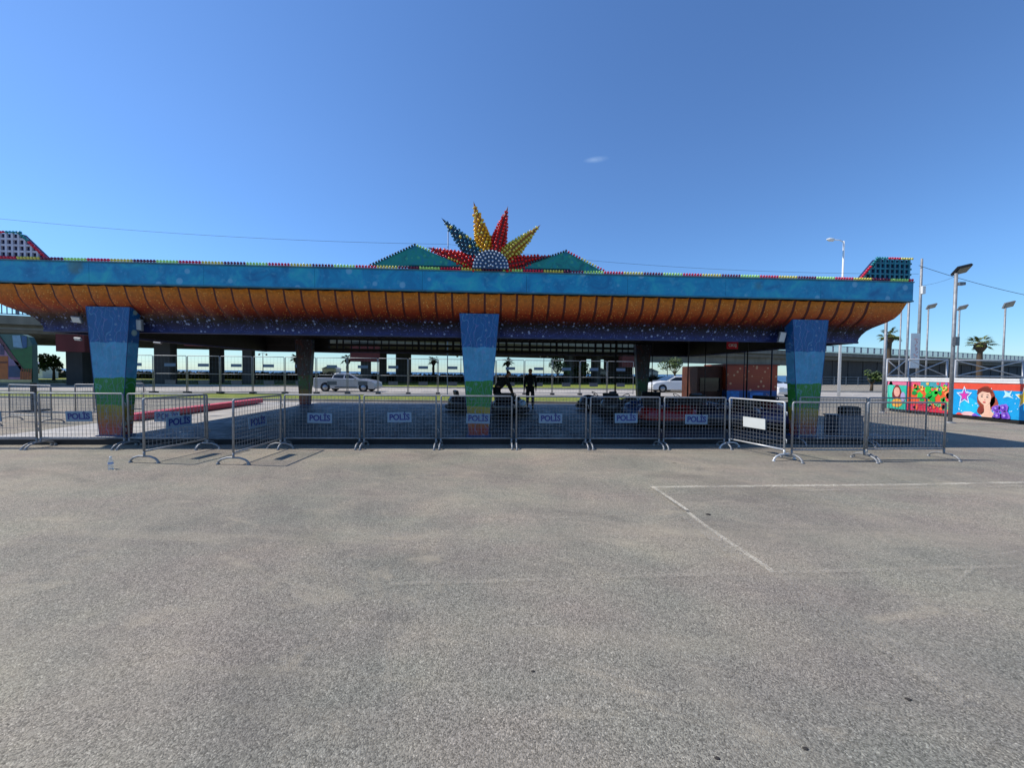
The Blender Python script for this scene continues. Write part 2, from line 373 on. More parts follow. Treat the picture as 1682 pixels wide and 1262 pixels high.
# ------------------------------------------------------------------ pavilion
TH = math.atan(.0577)
P0 = Vector((0, 8.66, 0)); uL, uR, VB = -11.24, 9.54, 9.65
ZB, ZT = 3.39, 3.86
pav = empty('bumper_car_pavilion', P0, TH, 'long blue and orange bumper car pavilion on tapered painted columns with a sunburst on top', 'pavilion')
def L2W(u, v, z=0): return P0 + Vector((u*math.cos(TH) - v*math.sin(TH), u*math.sin(TH) + v*math.cos(TH), z))
# platform
m = MB(); m.box(((uL+uR)/2, 4.98, .06), (uR-uL-.1, 10.1, .12)); m.build('floor_platform', FLOOR, pav)
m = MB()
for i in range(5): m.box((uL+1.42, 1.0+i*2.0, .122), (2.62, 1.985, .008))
m.build('sunlit_floor_patch', M('sunlit_floor_tone', (176, 170, 160), .6, .1, .2, 2), pav)  # paler sheets over the left floor strip, sunlight put into the colour
m = MB()
m.box(((uL+uR)/2, -.085, .055), (uR-uL-.1, .03, .11)); m.build('platform_edge', DARK, pav)
# fascia: four boards of panels with a lip
def fascia(a, b, name='fascia'):
    a = Vector(a); b = Vector(b); L = (b-a).length; d = (b-a).normalized(); ang = math.atan2(d.y, d.x)
    m = MB(); n = max(1, round(L/2.42)); 
    for i in range(n):
        w = L/n; m.box(((i+.5)*w, .03, (ZB+ZT)/2), (w-.005, .05, ZT-ZB-.05))
    o = m.build(name, FASC, pav, (a.x, a.y, 0), ang)
    m = MB(); m.box((L/2, .035, ZB+.008), (L+.02, .09, .03), 0); m.box((L/2, .035, ZT-.012), (L+.02, .09, .024), 0); m.box((L/2, .09, (ZB+ZT)/2), (L-.2, .02, ZT-ZB-.1), 1)
    m.build('fascia_lip', [M('lip_paint', (52, 110, 128), .5), DARK], pav, (a.x, a.y, 0), ang)
fascia((uL, 0), (uR, 0)); fascia((uR, 0.01), (uR, VB)); fascia((uR, VB), (uL, VB)); fascia((uL, VB), (uL, 0.01))
# cove
PR = [(.05, 3.375), (.085, 3.36), (.115, 3.26), (.157, 3.13), (.225, 3.02), (.318, 2.94), (.41, 2.88), (.50, 2.82), (.575, 2.75), (.638, 2.65), (.672, 2.56), (.687, 2.475)]
def cove(L, place, ribs, name='cove', t0=0, t1=1):
    m = MB(); us = []; PW = .365; u = 0; k = 0
    while u < L - 1e-6:
        wd = PW if ribs else .6
        if u + wd > L: wd = L - u
        N = 7
        for j in range(N): us.append((u + wd*(j/N), math.sin(math.pi*j/N), j == 0))
        u += wd; k += 1
    us.append((L, 0, False))
    vs = []
    for (u, s, _) in us:
        for i, (t, z) in enumerate(PR):
            q0 = PR[max(i-1, 0)]; q1 = PR[min(i+1, len(PR)-1)]; tx, tz = q1[0]-q0[0], q1[1]-q0[1]; l = math.hypot(tx, tz)
            nx, nz = tz/l, -tx/l
            b = (.030*abs(s)**.6) if ribs and .7 < u < L-.9 else .018
            tt = t + nx*b; zz = z + nz*b
            uu = min(max(u, t), L-t)
            vs.append(place(uu, tt, zz))
    n = len(PR); fs = []; mi = []
    for a in range(len(us)-1):
        rb = us[a][2] and ribs and .7 < us[a][0] < L-.9
        for i in range(n-1):
            fs.append((a*n+i, (a+1)*n+i, (a+1)*n+i+1, a*n+i+1)); mi.append(1 if rb and i < 7 else 0)
    for f, k in zip(fs, mi): pass
    b = len(m.v); m.v += [tuple(p) for p in vs]; m.f += fs; m.mi += mi; m.sm += [not k for k in mi]
    return m.build(name, [COVE, RIB], pav)
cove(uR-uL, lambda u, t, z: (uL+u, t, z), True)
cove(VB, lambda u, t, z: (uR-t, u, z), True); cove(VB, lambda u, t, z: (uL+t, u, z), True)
# rim beams, inner liner, roof and ceiling
m = MB()
for (c, d) in ((((uL+uR)/2, .71), (uR-uL-1.3, .06)), ((uL+.71, VB/2+.2), (.06, VB-1.2)), ((uR-.71, VB/2+.2), (.06, VB-1.2)), (((uL+uR)/2, VB-.6), (uR-uL-1.3, .06))):
    m.box((c[0], c[1], 2.46), (d[0], d[1], .05))
m.build('rim_beam', M('rim_paint', (34, 44, 92), .5), pav)
m = MB()
m.box(((uL+uR)/2, .80, 2.92), (uR-uL-1.7, .03, .86)); m.box((uL+.80, VB/2+.2, 2.92), (.03, VB-1.5, .86)); m.box((uR-.80, VB/2+.2, 2.92), (.03, VB-1.5, .86))
m.build('inner_liner', DARK, pav)
m = MB(); m.box(((uL+uR)/2, VB/2, 3.62), (uR-uL-.12, VB-.12, .06)); m.build('roof', DARK, pav)
m = MB()
for i in range(21):
    u = uL+1 + i*(uR-uL-2)/20; m.box((u, VB/2, 3.2), (.05, VB-1.8, .05)); m.box((u, VB/2, 3.5), (.05, VB-1.8, .05))
    for j in range(9):
        v = 1.2 + j*.88; m.tube([(u, v, 3.2), (u, v+.44, 3.5), (u, v+.88, 3.2)], .014, 4)
for j in range(6):
    v = 1.5 + j*1.4; m.box(((uL+uR)/2, v, 3.12), (uR-uL-1.8, .05, .06))
m.build('ceiling_truss', DARK, pav)
m = MB()
for i in range(60): m.tube([(uL+1 + i*(uR-uL-2)/59, .9, 3.05), (uL+1 + i*(uR-uL-2)/59, VB-.9, 3.05)], .006, 3)
for i in range(26): m.tube([(uL+1, 1+i*.31, 3.05), (uR-1, 1+i*.31, 3.05)], .006, 3)
m.build('ceiling_mesh', M('mesh_wire', (60, 58, 54), .5, .5), pav)
# back frieze: open lattice of two rows of gaps
m = MB(); va = VB-.6
for z, h in ((2.56, .12), (2.79, .11), (3.10, .20), (3.28, .16)): m.box(((uL+uR)/2, va+.04, z), (uR-uL-1.5, .04, h))
u = uL+.8; random.seed(3)
while u < uR-.8:
    m.box((u, va+.06, 2.85), (random.choice((.05, .07, .10, .05)), .04, .8)); u += random.choice((.28, .33, .36))
m.box((uL+2.0, va+.08, 2.85), (3.0, .04, .8)); m.box((uR-1.9, va+.08, 2.85), (2.6, .04, .8))
m.build('back_lattice', DARK, pav)
# columns
def column(u, v, rear=False):
    sx_ = .80 if rear else 1.0
    m = MB(); zs = [.12, .5, .93, 1.4, 2.2, 2.95]
    for i in range(5):
        z0, z1 = zs[i], zs[i+1]
        def hw(z): return (.225 + (.45-.225)*(z-.12)/2.83)*sx_
        a, b = hw(z0), hw(z1); T = .27
        vs = [(-a, 0, z0), (a, 0, z0), (a, T, z0), (-a, T, z0), (-b, 0, z1), (b, 0, z1), (b, T, z1), (-b, T, z1)]
        m.add(vs, [(0, 1, 5, 4), (1, 2, 6, 5), (2, 3, 7, 6), (3, 0, 4, 7)] + ([(4, 5, 6, 7)] if i == 4 else []))
    o = m.build('column', COLR if rear else COLM, pav, (u, v, 0))
    m = MB()
    for sx in (-sx_, sx_):
        m.add([(sx*.222, -.004, .12), (sx*.230, -.004, .12), (sx*.455, -.004, 2.95), (sx*.446, -.004, 2.95), (sx*.222, .006, .12), (sx*.230, .006, .12), (sx*.455, .006, 2.95), (sx*.446, .006, 2.95)],
              [(0, 1, 2, 3), (0, 4, 5, 1), (1, 5, 6, 2), (2, 6, 7, 3), (3, 7, 4, 0)])
    m.box((0, .135, .135), (.56, .34, .03)); m.build('corner_trim', M('trim_paint', (30, 70, 120), .5), o)
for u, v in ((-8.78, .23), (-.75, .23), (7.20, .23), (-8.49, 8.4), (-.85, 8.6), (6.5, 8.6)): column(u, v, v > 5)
# bulbs
CAP = [(.030, 0), (.031, .012), (.026, .030), (.016, .044), (.0, .050)]
def cap(m, c, ax=(0, -1, 0), s=1.0, mi=0, n=6): m.lathe([(r*s, z*s) for r, z in CAP], c, ax, n, mi)
cyc = [GRN, CRIM, YEL, PUR]; n = 0; u = uL + .03
while u < uR - .02:
    m = MB()
    for i in range(7):
        if u > uR-.02: break
        cap(m, (u, .0, ZT+.022), (0, -.55, .85), .95); m.box((u, .02, ZT+.006), (.062, .05, .012)); u += .0655
    m.build('bulb_strip', cyc[n % 4], pav); n += 1
# sunburst on the roof edge
cU, cZ = -.50, ZT+.03
sb = MB(); sb.box((cU, .12, cZ+.04), (3.6, .12, .08)); sb.build('sunburst_base', M('base_paint', (60, 22, 30), .6), pav)
def rayo(ang, L, capmat, body, r0=.235, k=1.0):
    a = R(ang); d = Vector((math.cos(a), 0, math.sin(a))); base = Vector((cU, .16, cZ+.02)) + d*.26; LL = L-.26
    m = MB(); q = d.to_track_quat('Z', 'Y')
    m.lathe([(r0*k*.55, -.1), (r0*k*.93, .06), (0.012, LL)], base, d, 14, 1)
    t = .06; j = 0
    while t < LL-.03:
        rr = r0*k*(1 - t/LL) + .005; c = max(4, int(2*math.pi*rr/.088))
        for i in range(c):
            w = 2*math.pi*(i + .5*(j % 2))/c; n = q @ Vector((math.cos(w), math.sin(w), .12))
            cap(m, base + d*t + n*rr*.97, n, random.uniform(1.0, 1.18) if rr > .05 else .7, 0 if (i*7+j*3) % (4 if capmat == BLUC else 9) else 2)
        t += .080; j += 1
    m.lathe([(.014, 0), (.010, .05), (0, .11)], base + d*(LL-.05), d, 6, 1)
    m.build('sunburst_ray', [capmat, body, YEL if capmat in (BLUC,) else YEL if capmat == GOLD else capmat], pav)
DR = M('ray_red', (110, 14, 18), .5); DG = M('ray_gold', (150, 88, 10), .5); DB = M('ray_blue', (30, 52, 78), .5)
rayo(161, 1.46, REDC, DR, .225); rayo(134, 1.55, BLUC, DB); rayo(104.5, 1.54, GOLD, DG); rayo(75.5, 1.46, REDC, DR); rayo(43.5, 1.50, YEL, DG); rayo(15, 1.42, REDC, DR, .225)
m = MB()
NS = 24; ar = [(math.cos(math.pi*i/NS), math.sin(math.pi*i/NS)) for i in range(NS+1)]
m.prism([(cU + x*.40, cZ + z*.40) for x, z in ar], 'y', -.12, .0)
for rr in (.05, .14, .23, .31, .375):
    k = max(2, int(math.pi*rr/.078))
    for i in range(k+1):
        a = math.pi*(i/k if rr > .06 else (i+.5)/(k+1)); cap(m, (cU + rr*math.cos(a), -.12, cZ + .03 + rr*math.sin(a)*.95), (0, -1, 0), .72, 1)
m.build('sunburst_disc', [M('disc_blue', (30, 64, 104), .4), WHC], pav)
def pediment(pts, trims):
    m = MB(); m.prism([(x, z) for x, z in pts], 'y', .06, .14); o = m.build('pediment', TEAL, pav)
    for (a, b, mats) in trims:
        a = Vector((a[0], .05, a[1])); b = Vector((b[0], .05, b[1])); n = int((b-a).length/.064); ms = {}
        for i in range(n+1):
            cap(ms.setdefault(i//6, MB()), a.lerp(b, i/max(n, 1)) + Vector((0, 0, .01)), (0, -1, .25), .85)
        for k, mm in ms.items(): mm.build('bulb_trim', mats[k % len(mats)], o)
def pl(px, py, v=.1):                    # photo pixel -> pavilion plane (u, z)
    d = ray(px, py); n = Vector((-math.sin(TH), math.cos(TH), 0)); o = Vector((0, 0, H)); q = L2W(0, v)
    p = o + d*((q-o).dot(n)/d.dot(n)); return ((p-P0).dot(Vector((math.cos(TH), math.sin(TH), 0))), p.z)
BL2 = M('navy_cap', (36, 58, 80), .3)
pediment([pl(610, 437), pl(770, 441), pl(682, 404)], [(pl(610, 437), pl(682, 404), [BL2]), (pl(682, 404), pl(770, 439), [GRN, CRIM, YEL])])
pediment([pl(842, 445), pl(990, 447), pl(929, 414)], [(pl(842, 444), pl(929, 414), [BL2]), (pl(929, 414), pl(990, 446), [CRIM, YEL, CRIM])])
# corner ornaments
def ornament(x0, x1, xt, h, gridmat, backmat, flip):
    o = MB(); pts = [(x0, ZT+.02), (x1, ZT+.02), (x1, ZT+h), (xt, ZT+h)]
    if flip: pts = [(x0, ZT+.02), (x1, ZT+.02), (xt, ZT+h), (x0, ZT+h)]
    o.prism(pts, 'y', .08, .16); ob = o.build('corner_ornament', backmat, pav)
    g = MB(); sp = .122; 
    x = x0 + .02
    def inside(xx, zz):
        f = (zz-ZT)/h
        return (xx >= x0 + (xt-x0)*f - .01) if not flip else (xx <= x1 - (x1-xt)*f + .01)
    z = ZT+.05
    while z < ZT+h:
        xs = [x0+i*.02 for i in range(int((x1-x0)/.02)+1) if inside(x0+i*.02, z)]
        if xs: g.box(((xs[0]+xs[-1])/2, .062, z), (xs[-1]-xs[0]+.02, .03, .042))
        z += .128
    x = x0+.03
    while x < x1:
        zs = [ZT+.03+i*.02 for i in range(int(h/.02)) if inside(x, ZT+.03+i*.02)]
        if zs: g.box((x, .060, (zs[0]+zs[-1])/2), (.040, .034, zs[-1]-zs[0]+.02))
        x += sp
    g.build('ornament_grid', gridmat, ob)
    a, b = ((x0, ZT+.03), (xt, ZT+h)) if not flip else ((x1, ZT+.03), (xt, ZT+h))
    t1, t2 = MB(), MB(); n = int(math.hypot(b[0]-a[0], b[1]-a[1])/.062)
    for i in range(n+1):
        f = i/n; cap(t1 if f < .68 else t2, (a[0]+(b[0]-a[0])*f, .05, a[1]+(b[1]-a[1])*f), (0, -1, .2), 1.0)
    t1.build('bulb_trim', CRIM, ob); t2.build('bulb_trim', M('teal_cap', (20, 130, 140), .3), ob)
    a, b = (xt, x1) if not flip else (x0, xt); n = int((b-a)/.062); ms = [MB(), MB(), MB()]
    for i in range(n+1): cap(ms[min(2, i*3//max(n, 1))], (a+(b-a)*i/n, .06, ZT+h+.01), (0, -.6, .8), .9)
    for mm, k in zip(ms, (M('teal_cap'), CRIM, YEL) if not flip else (PUR, CRIM, M('teal_cap'))): mm.build('bulb_trim', k, ob)
NAVY = M('ornament_navy', (16, 30, 74), .5)
ornament(pl(1408, 460)[0], uR-.01, pl(1437, 425)[0], .53, M('ornament_teal', (14, 110, 130), .45), NAVY, False)
ornament(uL+.01, pl(83, 425)[0], pl(38, 381)[0], .55, M('ornament_white', (196, 192, 206), .45), NAVY, True)

# ------------------------------------------------------------------ crowd barriers
POL = text_mesh('POLİS', .17, M('polis_blue', (24, 44, 116), .5), sx=.92)
WIREM = M('mesh_galvanised', (124, 127, 130), .6, .1, .2, 9)
PLATE = M('plate_pale', (104, 134, 158), .4, 0, .06); PLATEW = M('plate_white', (214, 218, 214), .4, 0, .05)
def barrier(a, b, label, sign='polis', hgt=1.10, group='mesh crowd barriers around the pavilion', steel=None, soff=0.0, name='crowd_barrier'):
    steel = steel or GALV
    a = Vector((a[0], a[1], 0)); b = Vector((b[0], b[1], 0)); L = (b-a).length; ang = math.atan2(b.y-a.y, b.x-a.x)
    t = empty(name, (a.x, a.y, 0), ang, label, 'crowd barrier', group)
    r = .018; x0, x1, z0, z1 = .03, L-.03, .20, hgt; q = .028
    m = MB(); m.tube([(x0, 0, z0), (x0, 0, z1-q), (x0+.008, 0, z1-.008), (x0+q, 0, z1), (x1-q, 0, z1), (x1-.008, 0, z1-.008), (x1, 0, z1-q), (x1, 0, z0)], r, 8)
    m.tube([(x0, 0, z0), (x1, 0, z0)], r*.85, 8)
    m.tube([(x0, 0, .10), (x0, 0, z0)], r, 8); m.tube([(x1, 0, .10), (x1, 0, z0)], r, 8)
    m.build('frame', steel, t)
    m = MB(); n = int((x1-x0)/.070)
    for i in range(1, n):
        x = x0+(x1-x0)*i/n; m.box((x, 0, (z0+z1)/2), (.004, .004, z1-z0))
    n = 12
    for i in range(1, n):
        z = z0+(z1-z0)*i/n; m.box(((x0+x1)/2, .005, z), (x1-x0, .004, .004))
    m.build('mesh_panel', WIREM, t)
    for x in (x0, x1):
        m = MB(); m.tube([(x, -.26, .012), (x, -.25, .045), (x, -.20, .085), (x, -.10, .115), (x, .10, .115), (x, .20, .085), (x, .25, .045), (x, .26, .012)], .017, 8)
        for s in (-1, 1): m.lathe([(.0, 0), (.03, 0), (.03, .012), (.018, .03)], (x, s*.26, 0), (0, 0, 1), 8)
        m.build('foot', steel, t)
    for hz in (.92, .40):
        m = MB(); m.tube([(x1+.015, 0, hz), (x1+.05, -.01, hz), (x1+.05, -.01, hz-.07)], .007, 6); m.build('hook', steel, t)
    if sign:
        t.rotation_euler = (R(random.uniform(-1.2, 1.2)), 0, ang + R(random.uniform(-.5, .5))); m = MB(); m.box((L/2+soff, -.013, .635), (.50, .012, .21)); pl_ = m.build('sign_plate', PLATE if sign == 'polis' else PLATEW, t); pl_.rotation_euler = (R(random.uniform(-3, 3)), R(random.uniform(-1.2, 1.2)), 0)
        if sign == 'polis': obj('lettering', POL, pl_, (L/2+soff, -.021, .632))
    return t
def row(px, A=8.2, k=.05): r = (px-CX)/F; d = A/(1-k*r); return (r*d, d)
posts = [-92, 60, 206, 338]
fl = 'grey mesh barrier'
barrier(row(-95), row(60), 'grey mesh police barrier at the left edge of the photo, cut by the frame')
barrier(row(62), row(205), 'grey mesh police barrier in front of the foot of the left column')
barrier(row(208), row(339), 'grey mesh police barrier just right of the left column, behind a barrier turned end on')
P = [463, 594, 720.5, 845, 967, 1088, 1196]
labs = ['police barrier right of the entrance gap, in front of the rear left column', 'police barrier second right of the entrance gap, in front of the silver pickup',
        'police barrier standing in front of the foot of the centre column', 'police barrier in front of the standing dark figure',
        'police barrier in front of the dark blue bumper cars, right of the standing figure', 'police barrier in front of the red bumper car, left of the slanted bright barrier']
for i in range(6): barrier(row(P[i]+1.5), row(P[i+1]-1.5), labs[i], soff=(-.05, .0, .02, -.02, .03, .02)[i])
barrier((-6.27, 6.50), row(341, 8.1), 'grey barrier turned end on at the left side of the entrance gap')
barrier((-4.71, 6.45), row(461, 8.1), 'grey barrier turned end on at the right side of the entrance gap')
barrier(row(1199, 8.2), (5.17, 7.2), 'bright galvanised barrier swung out at an angle with a plain white plate', sign='white', steel=M('bright_steel', (206, 208, 208), .4, .3, .1))
barrier((5.26, 7.22), (6.74, 7.28), 'barrier without plate in front of the foot of the right column', sign=None)
barrier((6.80, 7.36), (8.48, 7.48), 'rightmost front barrier without plate, in front of the painted stage', sign=None)
barrier((6.72, 9.0), (8.22, 8.85), 'barrier behind the front row with a dark plate, just right of the right column', sign=None)
barrier((8.30, 8.95), (9.80, 9.05), 'barrier behind the front row reaching furthest right towards the painted stage', sign=None)
# barriers parked behind on the left
for a, b, l in (((-15.6, 10.2), (-14.0, 10.3), 'barrier nearest the house mural kiosk, behind the front row at far left'),
                ((-15.2, 11.6), (-13.3, 11.1), 'slanted spare barrier behind the front row at far left'),
                ((-13.9, 12.2), (-12.3, 12.4), 'spare barrier left of the left column, right of the mural kiosk'),
                ((-14.4, 13.2), (-12.9, 13.5), 'furthest spare barrier between the mural kiosk and the left column')):
    barrier(a, b, l, sign=None, group='spare barriers parked at the left')
# bottle
p = gnd(182, 771); t = empty('water_bottle', (p.x, p.y, 0), 0, 'small clear plastic water bottle standing on the asphalt', 'bottle')
m = MB(); m.lathe([(0, 0), (.030, 0), (.033, .006), (.033, .05), (.030, .055), (.033, .06), (.033, .125), (.030, .14), (.014, .172), (.013, .19)], n=20); m.build('bottle_body', clear_plastic(), t)
m = MB(); m.lathe([(.0345, .085), (.0345, .105)], n=20); m.build('bottle_label', M('bottle_label', (150, 175, 215), .4), t)
m = MB(); m.lathe([(.016, .186), (.016, .204), (.0, .204)], n=16); m.build('bottle_cap', WHITE, t)
# pebbles
def pebble(px, py, s, label):
    p = gnd(px, py); m = MB(); n = 9; random.seed(px)
    for k, (rr, z) in enumerate(((1, 0), (1.02, .28), (.6, .5))):
        pass
    ring = [[(s*rr*(1+.25*math.sin(3*i+px))*math.cos(i*2*math.pi/n), s*.7*rr*(1+.2*math.cos(2*i+py))*math.sin(i*2*math.pi/n), s*z) for i in range(n)] for rr, z in ((1, 0), (1.02, .22), (.55, .42))]
    vs = sum(ring, []) + [(0, 0, s*.46)]
    fs = [(k*n+i, k*n+(i+1) % n, (k+1)*n+(i+1) % n, (k+1)*n+i) for k in range(2) for i in range(n)] + [(2*n+i, 2*n+(i+1) % n, 3*n) for i in range(n)]
    m.add(vs, fs, 0, True); tag(m.build('pebble', M('dark_pebble', (52, 48, 44), .9), loc=(p.x, p.y, 0)), label, 'pebble', 'dark pebbles on the asphalt')
pebble(1178, 1247, .011, 'dark pebble on the asphalt nearest the bottom edge of the photo')
pebble(1323, 1231, .012, 'dark pebble near the bottom edge, left of the right most pebbles')
pebble(1492, 1150, .014, 'largest dark pebble on the asphalt at lower right')
pebble(875, 1104, .010, 'lone dark pebble on the asphalt near the middle of the foreground')
pebble(1163, 846, .028, 'dark scrap on the asphalt beside the broken diagonal line')

# ------------------------------------------------------------------ floodlights and sign hung from the pavilion
def hung_lamp(px, py, Y, w_, h_, tilt, label, yaw=0):
    p = at(px, py, Y); t = empty('floodlight', p, yaw, label, 'floodlight', 'floodlights under the pavilion roof')
    rot = Matrix.Rotation(tilt, 3, 'X') @ Matrix.Rotation(R(6), 3, 'Y')
    m = MB(); m.box((0, 0, 0), (w_, .05, h_), 0, m=rot); m.build('housing', M('lamp_housing', (120, 122, 124), .5), t, bevel=.006)
    m = MB(); m.box(rot @ Vector((0, -.03, 0)), (w_*.88, .008, h_*.86), 0, m=rot); m.build('lens', M('lamp_lens', (200, 202, 198), .25, 0, .05), t)
    m = MB(); m.tube([(-w_*.45, 0, 0), (-w_*.45, .03, h_*.7), (w_*.45, .03, h_*.7), (w_*.45, 0, 0)], .008, 5); m.tube([(0, .03, h_*.7), (0, .03, max(.2, 2.95-p.z))], .012, 5); m.build('bracket', DARK, t)
hung_lamp(225, 533.5, 8.62, .25, .25, R(8), 'square floodlight hanging just right of the left front column')
hung_lamp(127, 525, 8.5, .20, .14, R(25), 'small dim floodlight under the roof left of the left front column')
hung_lamp(128, 557, 13.2, .22, .10, R(30), 'flat pale floodlight low over the spare barriers at the left')
hung_lamp(260, 562, 12.5, .27, .12, R(-30), 'tilted floodlight deep under the roof right of the left column')
hung_lamp(1284, 554, 9.45, .15, .26, R(10), 'narrow upright floodlight just left of the right front column')
p = at(1203, 567, 11.2); t = empty('hanging_sign', p, TH, 'small red sign with white letters hanging under the right side of the roof', 'sign')
m = MB(); m.box((0, 0, 0), (.33, .02, .23)); m.build('sign_board', M('sign_red', (206, 24, 52), .5, 0, .05), t)
obj('lettering', text_mesh('ÇIKIŞ', .11, WHITE, sx=.9), t, (0, -.014, -.01))
m = MB(); m.tube([(-.12, 0, .11), (-.12, 0, .7)], .005, 4); m.tube([(.12, 0, .11), (.12, 0, .7)], .005, 4); m.build('hanger', DARK, t)

# red raised kerb along the left edge of the floor
m = MB(); a = Vector((-11.0, 10.6)); 
m.box((0, 0, .2), (.38, 6.4, .18)); 
tag(m.build('red_curb', M('red_curb_paint', (206, 74, 92), .6, 0, .15, 6), loc=(-11.05, 14.0, .05), rz=R(5), bevel=.02), 'long raised pinkish red kerb along the left edge of the bumper car floor', 'kerb')

# ------------------------------------------------------------------ bumper cars
def bumper_car(px, Y, rz, col, label, pole=True, proto={}):
    bm_ = M('dodgem_' + '_'.join(map(str, col)), col, .25, 0, .08, 3)
    p = Vector((gx(px, Y), Y, .12)); t = empty('bumper_car', p, rz, label, 'bumper car', 'bumper cars parked on the floor')
    m = MB(); n = 28; rings = []
    def oval(k): 
        a = 2*math.pi*k/n; c, s_ = math.cos(a), math.sin(a); return (.90*math.copysign(abs(c)**.75, c), .56*math.copysign(abs(s_)**.75, s_))
    for (f, z) in ((.90, .10), (.95, .20), (.93, .34), (.84, .44), (.62, .50)):
        rings.append([(oval(k)[0]*f, oval(k)[1]*f, z + (.10*max(0, -oval(k)[0]/.9) if z > .3 else 0) + (.06*max(0, oval(k)[0]) if z > .4 else 0)) for k in range(n)])
    rings.append([(oval(k)[0]*.5, oval(k)[1]*.55, .30) for k in range(n)])
    vs = sum(rings, []); fs = [(i*n+k, i*n+(k+1) % n, (i+1)*n+(k+1) % n, (i+1)*n+k) for i in range(len(rings)-1) for k in range(n)]
    fs.append(tuple(range((len(rings)-1)*n, len(rings)*n))); m.add(vs, fs, 0, True); m.build('body', bm_, t)
    m = MB(); m.tube([(*[q*1.0 for q in oval(k)], .16) for k in list(range(n)) + [0, 1]], .075, 8); m.build('bumper_ring', BLACK, t)
    m = MB(); m.box((-.28, 0, .36), (.40, .70, .12)); m.box((-.52, 0, .58), (.12, .72, .42), 0, m=Matrix.Rotation(R(-12), 3, 'Y')); m.build('seat', M('seat_vinyl', (40, 34, 34), .5), t, bevel=.03)
    m = MB(); q = Matrix.Rotation(R(-35), 3, 'Y')
    m.tube([q @ Vector((.15*math.cos(a*.5236), .15*math.sin(a*.5236), 0)) + Vector((.18, 0, .66)) for a in range(13)], .014, 5); m.tube([(.18, 0, .66), (.36, 0, .46)], .018, 6); m.build('steering_wheel', BLACK, t)
    for s in (-1, 1):
        m = MB(); m.lathe([(.055, 0), (.05, .03), (0, .04)], (.80, s*.26, .32), (1, 0, .2), 10); m.build('headlight', M('lamp_lens'), t)
    m = MB(); m.lathe([(.0, .20), (.20, .17), (.30, .0)], (.46, 0, .42), (0, 0, 1), 10); m.build('nose_hump', WHITE if sum(col) > 300 else bm_, t)
    if pole:
        m = MB(); m.tube([(-.66, 0, .4), (-.66, 0, 2.85), (-.80, 0, 2.93)], [.022, .016, .01], 6); m.build('pick_up_pole', DARK, t)
    return t
bumper_car(838, 13.6, 1.2, (30, 32, 38), 'black bumper car in front of the bending dark figure', False)
bumper_car(772, 15.0, .3, (40, 36, 44), 'dark bumper car half hidden by the centre column', False)
bumper_car(985, 15.6, 2.6, (44, 46, 58), 'dark grey bumper car right of the standing figure', True)
bumper_car(1022, 14.0, .5, (62, 58, 60), 'dark taupe bumper car left of the rear right column', False)
bumper_car(1062, 12.4, 2.0, (24, 62, 112), 'blue bumper car in front of the rear right column', False)
bumper_car(1098, 10.9, .2, (140, 24, 24), 'bright red bumper car with pale hump right of the rear right column', False)
bumper_car(1143, 11.9, .8, (96, 30, 34), 'maroon bumper car in front of the left part of the orange booth')
bumper_car(1120, 14.6, 2.2, (28, 28, 34), 'black bumper car behind the maroon one, left end of the booth', False)
bumper_car(1172, 13.6, .1, (52, 40, 60), 'dark violet bumper car in front of the blue base of the booth', False)
bumper_car(1196, 10.9, 2.8, (36, 38, 52), 'slate bumper car behind the left post of the slanted bright barrier', False)
bumper_car(1228, 11.8, 1.0, (112, 24, 32), 'dark red bumper car behind the middle of the slanted bright barrier')
bumper_car(1262, 10.7, 2.3, (70, 64, 100), 'lavender grey bumper car behind the right part of the slanted barrier', False)
bumper_car(1268, 13.4, .6, (104, 22, 26), 'deep red bumper car left of the right column', False)
bumper_car(1066, 15.8, 1.4, (40, 44, 52), 'charcoal bumper car furthest back right of the rear right column')

